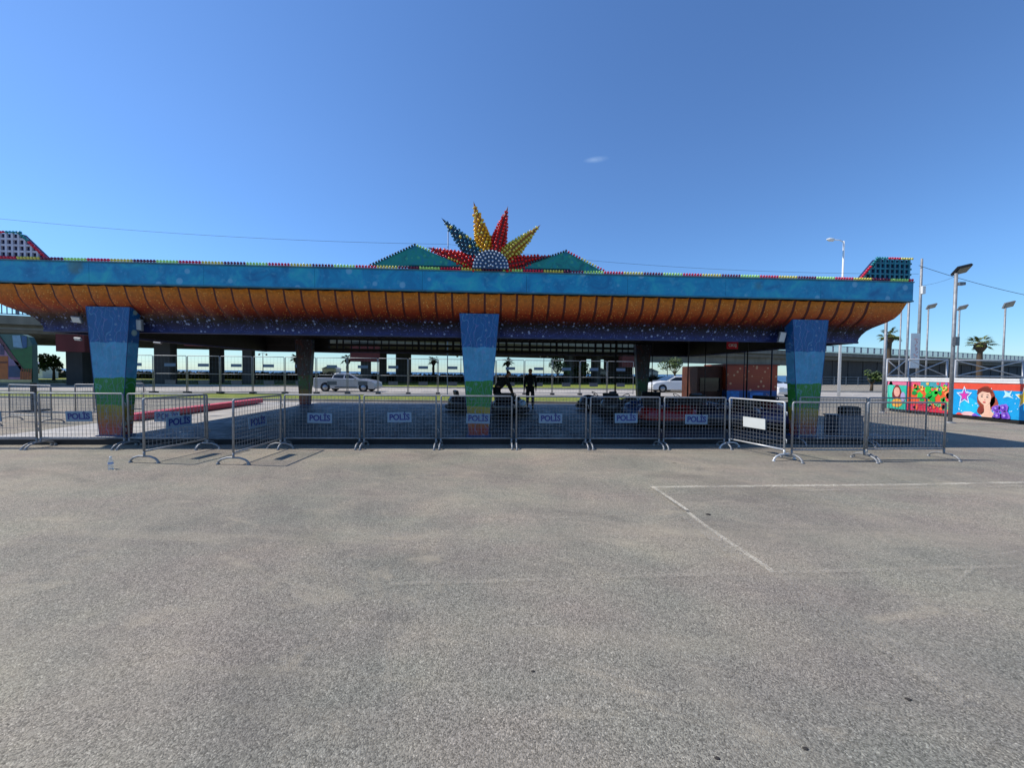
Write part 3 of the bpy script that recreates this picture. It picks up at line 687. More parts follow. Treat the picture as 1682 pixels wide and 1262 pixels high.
# ------------------------------------------------------------------ people
def skinmesh(name, verts, edges, mat, parent, sub=2, root=0):
    me = bpy.data.meshes.new(name); me.from_pydata([v[:3] for v in verts], edges, [])
    o = bpy.data.objects.new(name, me); C.objects.link(o)
    md = o.modifiers.new('skin', 'SKIN'); md.use_smooth_shade = True
    for i, v in enumerate(verts):
        s = me.skin_vertices[0].data[i]; r = v[3]; s.radius = (r, v[4] if len(v) > 4 else r); s.use_root = (i == root)
    ss = o.modifiers.new('sub', 'SUBSURF'); ss.levels = sub; ss.render_levels = sub
    bpy.context.view_layer.update()
    m2 = bpy.data.meshes.new_from_object(o.evaluated_get(bpy.context.evaluated_depsgraph_get()))
    bpy.data.objects.remove(o); m2.name = name; m2.materials.clear(); m2.materials.append(mat); 
    for p in m2.polygons: p.use_smooth = True
    return obj(name, m2, parent)
def person(px, Y, rz, lean, label, arm, top, bot, base=.12, hgt=1.68):
    t = empty('person', (gx(px, Y), Y, base), rz, label, 'person'); k = hgt/1.72
    # local frame: facing +x
    hip = Vector((0, 0, .93*k)); ln = R(lean); d = Vector((math.sin(ln), 0, math.cos(ln)))
    if lean > 15: hip.x -= .18; hip.z -= .05
    waist = hip + d*.16*k; chest = hip + d*.34*k; neckb = hip + d*.50*k; dn = Vector((math.sin(ln*.8), 0, math.cos(ln*.8)))
    neck = neckb + dn*.08*k; head = neck + dn*.12*k; crown = head + dn*.09*k
    V = []; E = []
    def a(p, r, r2=None): V.append((p[0], p[1], p[2], r, r2 if r2 else r)); return len(V)-1
    i0 = a(hip, .12, .14); i1 = a(waist, .105, .13); i2 = a(chest, .115, .16); i3 = a(neckb, .075, .10); i4 = a(neck, .05); i5 = a(head, .085, .075); i6 = a(crown, .07, .062)
    E += [(i0, i1), (i1, i2), (i2, i3), (i3, i4), (i4, i5), (i5, i6)]
    face = head + Vector((math.cos(ln*.8), 0, -math.sin(ln*.8)))*.095; inose = a(face, .014); E.append((i5, inose))
    for s in (-1, 1): ie = a(head + Vector((-.005, s*.085, 0)), .014); E.append((i5, ie))
    legs = []; arms = []
    for s in (-1, 1):
        off = .10 if lean > 15 else 0
        h = hip + Vector((0, s*.09, -.06)); kn = Vector((hip.x*.4 + .06 + s*off, s*.11, .50*k)); an = Vector((s*off - .02, s*.12, .09)); toe = an + Vector((.17, s*.02, -.055))
        j = [a(h, .085), a(kn, .055), a(an, .042), a(toe, .032)]; E += [(i0, j[0]), (j[0], j[1]), (j[1], j[2]), (j[2], j[3])]; legs.append((h, kn, an, toe))
        sh = neckb + Vector((0, s*.185, -.02)); el = sh + Vector(arm[0]) + Vector((0, s*.05, 0)); wr = el + Vector(arm[1]); pm = wr + Vector(arm[1]).normalized()*.07
        j = [a(sh, .052), a(el, .038), a(wr, .027), a(pm, .022, .034)]; E += [(i3, j[0]), (j[0], j[1]), (j[1], j[2]), (j[2], j[3])]; arms.append((sh, el, wr))
        dd = Vector(arm[1]).normalized(); side = Vector((1, 0, 0)) if abs(dd.x) < .7 else Vector((0, 0, 1))
        for q, ll in ((-.028, .062), (-.010, .075), (.010, .070), (.028, .055)):
            b1 = a(pm + dd*.04 + side*q, .009); b2 = a(pm + dd*(.04+ll*.6) + side*q + Vector((0, -s*.012, 0)), .008); E += [(j[3], b1), (b1, b2)]
        th = a(wr + dd*.05 + side*.045 , .010); E.append((j[2], th))
    skinmesh('body', V, E, SKIN, t)
    V = []; E = []   # shirt
    c = [a(hip - d*.06, .145, .165), a(waist, .125, .15), a(chest, .135, .18), a(neckb - d*.02, .09, .13)]; E += [(c[0], c[1]), (c[1], c[2]), (c[2], c[3])]
    for sh, el, wr in arms:
        j = [a(sh, .068), a(el, .054), a(el.lerp(wr, .85), .042)]; E += [(c[3], j[0]), (j[0], j[1]), (j[1], j[2])]
    skinmesh('jacket', V, E, top, t)
    V = []; E = []
    c = a(hip, .135, .155)
    for h, kn, an, toe in legs:
        j = [a(h, .10), a(kn, .075), a(an + Vector((0, 0, .02)), .062)]; E += [(c, j[0]), (j[0], j[1]), (j[1], j[2])]
    skinmesh('trousers', V, E, bot, t)
    for h, kn, an, toe in legs:
        V = []; E = []; q = [a(an + Vector((-.05, 0, -.045)), .04), a(an + Vector((.05, 0, -.045)), .045), a(toe + Vector((.03, 0, 0)), .034)]; E += [(q[0], q[1]), (q[1], q[2])]
        skinmesh('shoe', V, E, BLACK, t, 1)
    V = []; E = []; back = Vector((-math.cos(ln), 0, math.sin(ln)))
    q = [a(head + back*.03 + dn*.02, .075, .082), a(crown + back*.012 + dn*.012, .072, .07)]; E += [(q[0], q[1])]
    skinmesh('hair', V, E, HAIR, t, 2)
person(871, 16.0, R(80), 2, 'person in dark clothes standing upright on the floor, seen from behind', ((.0, 0, -.28), (.03, 0, -.24)), CLOTH, CLOTH2, hgt=1.66)
person(824, 14.4, R(8), 42, 'person in dark clothes bending forward over the black bumper car', ((.14, 0, -.26), (.10, 0, -.24)), CLOTH2, CLOTH, hgt=1.74)

# ------------------------------------------------------------------ booth behind the floor, right
X0, X1 = gx(1152, 17.4), gx(1277, 17.4); xm = gx(1195, 17.4)
b = empty('ticket_booth', ((X0+X1)/2, 17.4, .0), 0, 'orange booth with pale dots and a blue base behind the bumper cars', 'booth'); cx_ = (X0+X1)/2
m = MB(); m.box(((xm+X1)/2-cx_, 1.0, 1.02), (X1-xm, 2.0, 2.04)); m.build('painted_wall', BOOTH, b)
m = MB(); m.box(((X0+xm)/2-cx_, 1.2, 1.0), (xm-X0-.02, 1.6, 2.0)); m.build('side_wall', M('booth_side', (84, 42, 22), .7, 0, .35, 5), b)
m = MB(); m.box(((X0+xm)/2-cx_, .385, 1.15), (xm-X0-.25, .03, .62)); m.build('window', glass_dark(), b)
m = MB(); m.box(((xm+X1)/2-cx_, 1.0, 2.07), (X1-xm+.12, 2.1, .06)); m.build('roof_edge', M('booth_edge', (120, 50, 24), .6), b)
for i, (px, wd, hh, c) in enumerate(((1208, .55, .78, (40, 120, 190)), (1247, .6, .72, (60, 130, 205)))):
    m = MB(); x = gx(px, 17.2)-cx_; m.box((x, -.03, hh/2+.1), (wd, .04, hh)); m.build('blue_panel', M('booth_blue_%s' % ('deep' if i else 'light'), c, .5, 0, .3, 6), b)
# steel posts standing on the floor near the booth
for px, Y, l in ((1158, 16.2, 'thin black roof post at the left end of the orange booth'), (1193, 15.6, 'thin black roof post where the dark and dotted booth walls meet'),
                 (1222, 15.9, 'thin black roof post in front of the middle of the dotted booth wall'), (1267, 14.6, 'thickest black roof post at the right end of the dotted booth wall'),
                 (1010, 17.0, 'thin black roof post left of the rear right column')):
    x = gx(px, Y); m = MB(); m.tube([(0, 0, 0), (0, 0, 3.0)], .026 if px == 1267 else .018, 8); m.lathe([(.06, 0), (.06, .015), (.02, .02)], n=10)
    tag(m.build('roof_post', DARK, loc=(x, Y, .12)), l, 'post', 'thin posts at the back of the pavilion')

# ------------------------------------------------------------------ tall fence behind
FT = math.atan(.10); fx = -25.0; FA = 27.0; i = 0; L_ = 2.0
ords = ['first', 'second', 'third', 'fourth', 'fifth', 'sixth', 'seventh', 'eighth', 'ninth', 'tenth', 'eleventh', 'twelfth', 'thirteenth', 'fourteenth', 'fifteenth', 'sixteenth', 'seventeenth']
base_panel = None
for i in range(17):
    x = fx + i*L_*math.cos(FT); y = FA + x*.10
    if base_panel is None:
        t = empty('fence_panel', (x, y, .08), FT)
        m = MB(); m.tube([(.03, 0, .05), (.03, 0, 2.38), (.06, 0, 2.42), (1.92, 0, 2.42), (1.95, 0, 2.38), (1.95, 0, .05)], .024, 6); m.tube([(.03, 0, 1.26), (1.95, 0, 1.26)], .02, 6); m.tube([(.03, 0, .12), (1.95, 0, .12)], .02, 6); m.build('frame', GALV, t)
        m = MB()
        for k in range(1, 9): m.box((.03+1.92*k/9, 0, 1.26), (.004, .004, 2.3))
        for k in range(1, 6): m.box((.99, .005, .12+2.3*k/6), (1.92, .004, .004))
        m.build('wire_mesh', GALVD, t)
        m = MB(); m.box((1.0, -.03, 1.83), (.66, .02, .20)); m.build('sign_plate', M('plate_slate', (96, 116, 140), .5, 0, .1), t)
        m = MB(); m.box((1.0, -.03, .72), (.60, .05, .26)); m.build('lower_plate', M('plate_grey', (88, 90, 98), .6, 0, .15), t)
        m = MB(); m.box((.0, 0, .05), (.24, .5, .12)); m.build('foot_block', CONCD, t, bevel=.02)
        base_panel = t
    else:
        t = copy_tree(base_panel); t.location = (x, y, .08)
    tag(t, ords[i] + ' tall fence panel from the left in the row behind the pavilion', 'fence panel', 'tall fence panels between grass and road')

# ------------------------------------------------------------------ cars
def pickup(loc, rz, paint, label):
    return car(loc, rz, paint, label, 'pick')
def car(loc, rz, paint, label, silver=True):
    pick = silver == 'pick'; t = empty('pickup_truck' if pick else 'parked_car', loc, rz, label, 'pickup truck' if pick else 'car')
    # local: front towards +x, centred
    prof = [(-2.38, .34), (-2.38, .72), (-2.34, .98 + .08*pick), (-1.75, 1.02 + .05*pick), (1.15, 1.00), (2.05, .86), (2.33, .70), (2.38, .42), (2.30, .24), (-2.28, .24)]
    m = MB(); W = .86; n = len(prof)
    sec = [(-.87, .93), (-.84, 1.0), (.84, 1.0), (.87, .93)]
    vs = []
    for (yy, sc_) in sec:
        for (x, z) in prof: vs.append((x*(1 if abs(yy) < .85 else .985), yy, .6 + (z-.6)*(sc_ if abs(yy) > .85 else 1)))
    fs = [(r*n+i, (r+1)*n+i, (r+1)*n+(i+1) % n, r*n+(i+1) % n) for r in range(3) for i in range(n)] + [tuple(range(n)), tuple(range(3*n, 4*n))[::-1]]
    m.add(vs, fs); m.build('body', paint, t, bevel=.03)
    cab = [(-1.85, 1.00), (-1.25, 1.36), (-.6, 1.43), (.25, 1.42), (1.15, .99)]
    m = MB(); vs = []
    for yy, kk in ((-.80, 0), (-.62, 1), (.62, 1), (.80, 0)):
        pass
    vs = [(-1.88, -.80, 1.0), (1.18, -.80, .98), (1.18, .80, .98), (-1.88, .80, 1.0), (-1.22, -.60, 1.38), (-.55, -.62, 1.44), (.28, -.60, 1.42), (.28, .60, 1.42), (-.55, .62, 1.44), (-1.22, .60, 1.38)]
    if pick: vs = [(max(x, -1.02) if z < 1.2 else max(x, -.86 if x < -1 else -.5), y, z+.02) for x, y, z in vs]
    m.add(vs, [(0, 1, 6, 5, 4), (2, 3, 9, 8, 7), (1, 2, 7, 6), (3, 0, 4, 9), (4, 5, 8, 9), (5, 6, 7, 8)]); m.build('cabin', paint, t, bevel=.03)
    for s in (-1, 1):
        def P(x, f): return (x, s*(.80 - .19*f + .006), 1.0 + .41*f)
        for q, (a, b_, c, d) in enumerate(((-.90, -.10, -.10, -.80), (.0, .92, .30, .0)) if pick else ((-1.55, -.62, -.62, -1.12), (-.52, .92, .30, -.52))):
            m = MB(); m.add([P(a, .14), P(b_, .10), P(c, .84), P(d, .84)], [(0, 1, 2, 3)]); m.build('side_window', glass_dark(), t)
        m = MB(); m.box((.85, s*.93, 1.02), (.14, .14, .11)); m.build('mirror', paint, t, bevel=.02)
    m = MB(); m.add([(1.17-.06, -.70, 1.03), (1.17-.06, .70, 1.03), (.36, .56, 1.405), (.36, -.56, 1.405)], [(0, 1, 2, 3)]); m.v = [(x+.012, y, z+.012) for x, y, z in m.v]; m.build('windscreen', glass_dark(), t)
    if pick:
        m = MB(); m.box((-1.68, 0, 1.045), (1.16, 1.44, .16)); m.build('bed_liner', BLACK, t)
        m = MB(); m.tube([(-1.1, -.62, 1.08), (-1.1, -.55, 1.40), (-1.1, .55, 1.40), (-1.1, .62, 1.08)], .03, 6); m.build('roll_bar', DARK, t)
        for s in (-1, 1): m = MB(); m.box((.15, s*.90, .36), (1.7, .10, .05)); m.build('side_step', BLACK, t)
    m = MB(); m.add([(-1.82, -.70, 1.05), (-1.82, .70, 1.05), (-1.28, .56, 1.355), (-1.28, -.56, 1.355)], [(0, 1, 2, 3)]); m.v = [((x*.13 - .82 if pick else x-.012), y, z+.012) for x, y, z in m.v]; m.build('rear_window', glass_dark(), t)
    for x in (-1.45, 1.48):
        for s in (-1, 1):
            m = MB(); m.lathe([(0, -.005), (.37, -.005), (.37, 0), (0, 0)], (x, s*.872, .36), (0, s, 0), 20); m.build('wheel_arch', BLACK, t)
            m = MB(); m.lathe([(.2, -.2), (.31, -.19), (.325, -.10), (.31, .0), (.2, .01)], (x, s*.875, .325), (0, s, 0), 20); wh = m.build('tyre', BLACK, t)
            m = MB(); m.lathe([(.21, -.01), (.20, .012), (.06, .02), (0, .025)], (x, s*.875, .325), (0, s, 0), 14); m.build('rim', M('rim_alloy', (150, 152, 156), .3, .7), wh)
    for s in (-1, 1):
        m = MB(); m.box((2.27, s*.62, .68), (.16, .36, .13)); m.build('headlight', M('lamp_lens'), t, bevel=.02)
        m = MB(); m.box((-2.34, s*.62, .80), (.10, .34, .14)); m.build('tail_light', M('tail_red', (150, 16, 20), .3), t, bevel=.02)
    return t
SILV = M('silver_paint', (160, 162, 166), .3, .35, .04)
pickup((gx(573, 30.4), 30.4, .012), 0, SILV, 'silver pickup truck facing right on the road behind the pavilion')
car((gx(1098, 36), 34.4, .012), R(180), M('white_car', (214, 214, 212), .3, 0, .04), 'white car on the far road, right of the rear right column', False)
car((gx(1291, 27), 29.5, .012), R(-80), M('white_car'), 'white car parked end on behind the right front column', False)
car((gx(1070, 44), 36.6, .012), 0, M('grey_car', (110, 114, 122), .35, .3, .05), 'grey car behind the rear right column on the far road', False)

# ------------------------------------------------------------------ hedge, trees, palms
def leaves(m, c, rad, n, size, flat=1.0):
    for _ in range(n):
        while True:
            p = Vector((random.uniform(-1, 1), random.uniform(-1, 1), random.uniform(-1, 1)))
            if .35 < p.length < 1: break
        p = Vector((p.x*rad[0], p.y*rad[1], p.z*rad[2])) + Vector(c); s = size*random.uniform(.6, 1.3)
        a = Vector((random.gauss(0, 1), random.gauss(0, 1), random.gauss(0, 1))).normalized(); b_ = a.orthogonal().normalized()
        m.add([p-a*s, p-b_*s*.55, p+a*s, p+b_*s*.55], [(0, 1, 2, 3)])
m = MB(); random.seed(5)
m.box((-28, 62, .6), (124, 1.0, 1.0))
for i in range(9000):
    x = random.uniform(-88, 34); z = random.uniform(.1, 1.25); y = 61.45 - random.uniform(0, .25)
    a = Vector((random.gauss(0, 1), random.gauss(0, 1), random.gauss(0, 1))).normalized(); b_ = a.orthogonal().normalized(); s = random.uniform(.12, .26)
    p = Vector((x, y, z)); m.add([p-a*s, p-b_*s, p+a*s, p+b_*s], [(0, 1, 2, 3)])
tag(m.build('hedge', leafmat('hedge_leaf', (14, 26, 14), (34, 50, 24))), 'long low dark hedge along the far side of the grass in front of the sea', 'hedge')
def tree(px, Y, h, r, label, n=900, seed=1):
    random.seed(seed); x = gx(px, Y); t = empty('tree', (x, Y, 0), 0, label, 'tree', 'leafy trees beyond the road')
    m = MB(); m.tube([(0, 0, 0), (.05, 0, h*.3), (0, 0, h*.62)], [.16, .12, .06], 7)
    for k in range(4):
        a = k*1.6; m.tube([(0, 0, h*.35), (math.cos(a)*r*.5, math.sin(a)*r*.5, h*.62)], [.07, .03], 5)
    m.build('trunk', BARK, t)
    m = MB()
    for k in range(9):
        a = random.uniform(0, 6.28); q = random.uniform(.2, .75)*r; leaves(m, (math.cos(a)*q, math.sin(a)*q, h*random.uniform(.5, .88)), (r*.42, r*.42, h*.17), n//9, .16)
    m.build('crown', LEAF, t)
tree(916, 56, 3.9, 1.8, 'dark leafy tree between the standing figure and the viaduct piers', seed=2)
tree(955, 60, 3.6, 1.9, 'dark leafy tree just right of another, left of the small sea gaps', seed=3)
tree(1108, 52, 4.6, 2.0, 'green tree right of the rear right column', seed=4)
tree(88, 48, 3.6, 1.2, 'small leafy tree between the mural kiosk and the left column', seed=5)
tree(1432, 40, 2.2, 1.0, 'low bush at the foot of the dark retaining wall', 500, seed=6)
def palm(px, Y, h, fr, label, seed, n=26, group='palm trees'):
    random.seed(seed); x = gx(px, Y); t = empty('palm_tree', (x, Y, 0), 0, label, 'palm tree', group)
    m = MB(); pts = [(.04*math.sin(i), 0, h*i/8) for i in range(9)]; m.tube(pts, [.30*fr/2*(1.15-.03*i) + (.03*(i % 2)) for i in range(9)], 9)
    m.lathe([(.18*fr, 0), (.36*fr, .35*fr), (.30*fr, .6*fr), (.05, .75*fr)], (0, 0, h-.65*fr), n=9); m.build('trunk', BARK, t)
    m = MB()
    for k in range(n):
        az = 6.283*k/n*1.618*3; el = random.uniform(-.55, 1.0); Lf = fr*random.uniform(.75, 1.05)
        d = Vector((math.cos(az)*math.cos(el), math.sin(az)*math.cos(el), math.sin(el))); q0 = Vector((0, 0, h)); sd = Vector((-math.sin(az), math.cos(az), 0))
        P = [q0 + d*Lf*s + Vector((0, 0, -.30*fr*s*s)) for s in (0, .25, .5, .75, 1)]
        m.tube(P, [.02, .016, .012, .008, .004], 3)
        e = P[2]   # fan of leaflets
        for j in range(11):
            b_ = (j-5)/5*1.15; dd = (d*math.cos(b_) + sd*math.sin(b_)).normalized(); l = Lf*.55*(1-.25*abs(b_))
            tip = e + dd*l + Vector((0, 0, -.14*fr)); w_ = Vector((0, 0, 1)).cross(dd)*.045*fr
            m.add([e, e + dd*l*.5 + w_, tip, e + dd*l*.5 - w_], [(0, 1, 2, 3)])
    m.build('crown', PALML, t)
palm(1459, 74, 9.6, 2.3, 'palm tree behind the viaduct railing right of the pavilion corner', 1)
palm(1608, 84, 9.1, 2.9, 'palm tree behind the viaduct railing at the far right', 2)
palm(571, 62, 3.6, 1.3, 'small palm by the sea just above the silver car', 3); palm(712, 62, 3.5, 1.2, 'small palm by the sea left of the centre column', 4)
palm(834, 62, 3.4, 1.2, 'small palm by the sea above the bending figure', 5); palm(487, 64, 3.8, 1.3, 'small palm by the sea left of the rear left column', 6)

# ------------------------------------------------------------------ viaduct
PH = math.atan(.39); vd = empty('viaduct', (0, 50, 0), PH, 'long grey concrete viaduct with railings passing behind the pavilion', 'viaduct')
def vu(px, off=0.0):                      # photo column -> distance along the viaduct front plane (shifted back by off)
    d = ray(px, 600); d = Vector((d.x, d.y)); n = Vector((-math.sin(PH), math.cos(PH))); o = Vector((0, 50)) + n*off
    p = d*(o.dot(n)/d.dot(n)); return (p - Vector((0, 50))).dot(Vector((math.cos(PH), math.sin(PH))))
m = MB(); A0, A1 = -75, 260
m.box(((A0+A1)/2, 13.5, 5.55), (A1-A0, 26.6, .5)); m.box(((A0+A1)/2, .1, 5.75), (A1-A0, .35, .75)); m.box(((A0+A1)/2, -.12, 4.98), (A1-A0, .25, .10)); m.build('deck', CONC, vd)
m = MB()
for v in (.9, 4.2, 8, 12, 16, 20, 24): m.box(((A0+A1)/2, v, 4.98), (A1-A0, .6, .64))
m.build('girder', CONC, vd)
m = MB(); n = int((A1-A0)/.32)
for z in (7.38, 6.25): m.box(((A0+A1)/2, .05, z), (A1-A0, .09, .07))
for i in range(n):
    x = A0 + i*.32; m.box((x, .05, 6.8), (.05 if i % 7 else .16, .05 if i % 7 else .16, 1.2))
m.build('railing', M('railing_paint', (92, 104, 120), .5, .2), vd)
for a, b_, off in ((100, 141, 3), (246, 285, 3), (338, 366, 8), (392, 418, 3), (588, 614, 3), (620, 639, 12), (648, 679, 12), (932, 944, 3), (944, 966, 14), (978, 990, 3), (998, 1042, 14), (1340, 1352, 3)):
    u0, u1 = vu(a, off), vu(b_, off); m = MB(); m.box(((u0+u1)/2, off+.9, 2.33), (u1-u0-.6, 1.6, 4.66)); m.build('pier', CONCD, vd)
for a, b_, z0 in ((93, 140, 3.1), (303, 352, 3.9), (575, 624, 2.7), (1022, 1050, 2.6)):
    u0, u1 = vu(a, -.4), vu(b_, -.4); m = MB(); m.box(((u0+u1)/2, .0, (z0+4.64)/2), (u1-u0, .9, 4.64-z0)); m.build('pier_cap', MAROON, vd)
u0, u1 = vu(1046, 1), vu(1330, 1); m = MB(); m.box(((u0+u1)/2, 2.5, 4.1), (u1-u0, 3.0, 1.1)); m.box(((u0+u1)/2, .85, 3.55), (u1-u0, .3, .12)); m.build('side_ramp', CONC, vd)
u0 = vu(1352, 1.2); m = MB(); m.box(((u0+A1)/2, 2.2, 2.3), (A1-u0, 2.0, 4.7)); 
for i in range(38): m.box((u0+3+i*5, 1.15, 2.3), (.4, .12, 4.6))
m.build('retaining_wall', CONCD, vd)

# ------------------------------------------------------------------ far street furniture, right
def floodpole(px, Y, ytop, label, panel=(.8, .5), tilt=25, col=None, ybase=0.0, thick=.05, dark=False, cam_=False, group='floodlight poles at the right'):
    x = gx(px, Y, 560); zt = at(px, ytop, Y).z
    t = empty('floodlight_pole', (x, Y, 0), 0, label, 'lamp post', group)
    m = MB(); m.tube([(0, 0, 0), (0, 0, zt-.25)], [thick, thick*.8], 10); m.lathe([(thick*2.4, 0), (thick*2.4, .03), (thick, .05)], n=10); m.build('pole', GALV, t)
    rot = Matrix.Rotation(R(-14), 3, 'Y') @ Matrix.Rotation(R(tilt), 3, 'X')
    m = MB(); m.box((.18, 0, zt-.12), (panel[0], .08, panel[1]), 0, m=rot); m.build('lamp_head', DARK if dark else M('lamp_housing'), t, bevel=.01)
    m = MB(); m.box(Vector((.18, 0, zt-.12)) + rot @ Vector((0, -.05, 0)), (panel[0]*.86, .02, panel[1]*.8), 0, m=rot); m.build('lens', M('lamp_lens2', (150, 150, 140), .3) if not dark else M('lamp_lens3', (96, 94, 80), .3), t)
    m = MB(); m.tube([(0, 0, zt-.3), (.18, .02, zt-.15)], .02, 6)
    if cam_: m.box((.12, -.05, zt-.62), (.20, .12, .10)); m.box((.0, -.08, zt-2.6), (.14, .1, .3))
    m.build('bracket', GALVD, t)
floodpole(1566, 13.4, 437, 'tallest floodlight pole with a dark tilted lamp in front of the painted stage', (.50, .34), 50, thick=.06, dark=True, cam_=True)
floodpole(1523, 24, 500, 'floodlight pole with pale lamp between the banner and the tallest pole', (.56, .30), 40)
floodpole(1574, 24, 502, 'floodlight pole with pale lamp just behind the tallest pole', (.56, .30), 40)
floodpole(1649, 22, 497, 'floodlight pole with pale lamp at the far right', (.60, .34), 30)
for px, Y, yt, th, l in ((1453, 17, 520, .055, 'thick white pole at the left end of the painted stage'), (1477, 22, 505, .035, 'thin grey pole second right of the pavilion corner'), (1489, 18.5, 470, .045, 'grey pole directly under the right corner of the fascia')):
    x = gx(px, Y, 600); m = MB(); m.tube([(0, 0, 0), (0, 0, at(px, yt, Y).z)], th, 8); m.lathe([(th*2.4, 0), (th*2.4, .03), (th, .05)], n=8)
    tag(m.build('steel_pole', GALV, loc=(x, Y, 0)), l, 'pole', 'bare poles at the right')
# banner pole
Y = 21.0; x = gx(1509, Y, 560); t = empty('banner_pole', (x, Y, 0), 0, 'tall pale pole right of the pavilion corner with a white box near its top', 'pole')
m = MB(); zt = at(1509, 425, Y).z; m.tube([(0, 0, 0), (0, 0, 5.0), (0, 0, zt)], [.08, .07, .05], 10); m.build('pole', GALV, t)
m = MB(); m.box((.05, -.06, at(1509, 477, Y).z), (.18, .16, .42)); m.build('junction_box', WHITE, t, bevel=.02)
z0, z1 = at(1500, 605, Y).z, at(1500, 548, Y).z
m = MB(); m.box((-.29, -.1, (z0+z1)/2), (.50, .015, z1-z0)); bn = m.build('banner', WHITE, loc=(x, Y, 0)); tag(bn, 'upright white banner with faint red pattern hung on the tall pale pole', 'banner')
m = MB(); random.seed(4)
for i in range(16): m.tube([(-.40+random.uniform(0, .2), -.114, z0+.45+i*.075), (-.30+random.uniform(0, .2), -.114, z0+.47+i*.075+random.uniform(-.05, .06))], .014, 4)
m.build('banner_print', M('banner_red', (222, 120, 112), .6), bn)
# street lamp behind the roof
Y = 30; x = gx(1384, Y, 460); t = empty('street_lamp', (x, Y, 0), 0, 'tall slim street lamp whose white head shows above the pavilion roof', 'street lamp'); zt = at(1387, 396, Y).z
m = MB(); m.tube([(0, 0, 0), (0, 0, zt)], [.11, .055], 10); m.tube([(0, 0, zt-.1), (-.3, 0, zt+.06), (-.75, 0, zt+.1)], .03, 8); m.build('pole', WHITE, t)
m = MB(); m.lathe([(.02, 0), (.12, .1), (.13, .42), (.05, .6), (0, .62)], (-.72, 0, zt+.08), (-1, 0, .06), 10); m.build('lamp_head', WHITE, t)
# thin pole behind the sunburst
Y = 26; x = gx(736, Y, 400); m = MB(); m.tube([(0, 0, 0), (0, 0, at(736, 365, Y).z)], .035, 6); tag(m.build('mast', M('mast_paint', (96, 120, 150), .5), loc=(x, Y, 0)), 'thin mast rising behind the blue ray of the sunburst', 'mast')
STG = M('stage_grey', (178, 180, 182), .5, .2, .1)
# steel cross-braced frames above the stage
def frame(px0, px1, Y, z0, z1, label):
    a, b_ = gx(px0, Y), gx(px1, Y); L = b_-a; t = empty('braced_frame', (a, Y, 0), 0, label, 'steel frame', 'white steel frames behind the painted stage')
    for nm, p_, q_, r_ in (('upright', (0, 0, 0), (0, 0, z1), .04), ('upright', (L, 0, 0), (L, 0, z1), .04), ('rail', (0, 0, z1), (L, 0, z1), .035), ('rail', (0, 0, z0), (L, 0, z0), .03),
                            ('cross_brace', (0, -.03, z0), (L, -.03, z1), .025), ('cross_brace', (0, .03, z1), (L, .03, z0), .025)):
        m = MB(); m.tube([p_, q_], r_, 8); m.build(nm, STG, t)
frame(1456, 1488, 19.5, 1.65, 2.48, 'narrow braced frame at the left end above the painted stage')
frame(1491, 1555, 19.5, 1.65, 2.48, 'braced frame behind the banner above the painted stage')
frame(1568, 1680, 18.5, 1.65, 2.42, 'widest braced frame, right of the tallest floodlight pole')
m = MB(); p = at(1676, 606, 17.0)
random.seed(2)
for k in range(7): m.tube([(-.30+k*.10, 0, -.28), (-.30+k*.10+random.uniform(-.03, .03), 0, .0), (-.30+k*.10, 0, .26+random.uniform(-.05, .05))], [.07, .085, .06], 7)
m.box((0, .12, 0), (.72, .2, .50))
tag(m.build('folded_canvas', M('canvas', (206, 202, 188), .9, 0, .1, 8), loc=(p.x+1.2, 17.0, 1.85)), 'pale bundle of folded canvas on top of the stage at the right edge', 'canvas')

# ------------------------------------------------------------------ painted stage (low trailer) on the right
WX = 17.5; st = empty('painted_stage', (WX, 14, 0), 0, 'low fairground stage with bright painted front panels and white top edge', 'stage')
m = MB(); m.box((1.3, -.3, .82), (2.6, 8.4+.0, 1.36)); m.build('stage_body', M('stage_body', (150, 150, 150), .6), st)
m = MB(); m.box((1.3, -.3, 1.53), (2.7, 8.46, .07)); m.box((-.015, -.3, 1.45), (.05, 8.46, .10)); m.build('top_edge', WHITE, st)
m = MB(); m.box((.6, -.3, .08), (1.2, 8.2, .12)); m.build('undercarriage', BLACK, st)
def wp(px, py):
    d = ray(px, py); p = Vector((0, 0, H)) + d*(WX/d.x); return p
mural = MB(); mm_ = []; mmap = {}
def mi_of(mat):
    if mat.name not in mmap: mmap[mat.name] = len(mm_); mm_.append(mat)
    return mmap[mat.name]
def wpoly(pts, c, layer, pxl=True):
    mat = M('art_%d_%d_%d' % c, c, .45, 0, .1, 6); P = [wp(*p) for p in pts] if pxl else pts
    mural.add([(-.012-.004*layer, p.y-14, max(.145, p.z)) for p in P], [tuple(range(len(P)))], mi_of(mat))
def wrect(px0, px1, z0, z1, c, layer):
    y0, y1 = wp(px0, 650).y, wp(px1, 650).y
    mat = M('art_%d_%d_%d' % c, c, .45, 0, .1, 6); mural.add([(-.012-.004*layer, y-14, z) for y, z in ((y0, z0), (y1, z0), (y1, z1), (y0, z1))], [(0, 1, 2, 3)], mi_of(mat))
def wblob(px, py, rx, ry, c, layer, n=14, wob=.0, seed=0):
    wpoly([(px + rx*math.cos(a)*(1+wob*math.sin(3*a+seed)), py + ry*math.sin(a)*(1+wob*math.cos(4*a+seed))) for a in [2*math.pi*i/n for i in range(n)]], c, layer)
def wstar(px, py, r, c, layer, k=5, f=.45, rot=-90):
    wpoly([(px + (r if i % 2 == 0 else r*f)*math.cos(R(rot)+math.pi*i/k)*.85, py + (r if i % 2 == 0 else r*f)*math.sin(R(rot)+math.pi*i/k)) for i in range(2*k)], c, layer)
wrect(1458, 1489, .14, 1.40, (46, 190, 160), 0); wrect(1458, 1489, 1.22, 1.40, (226, 120, 150), 1)
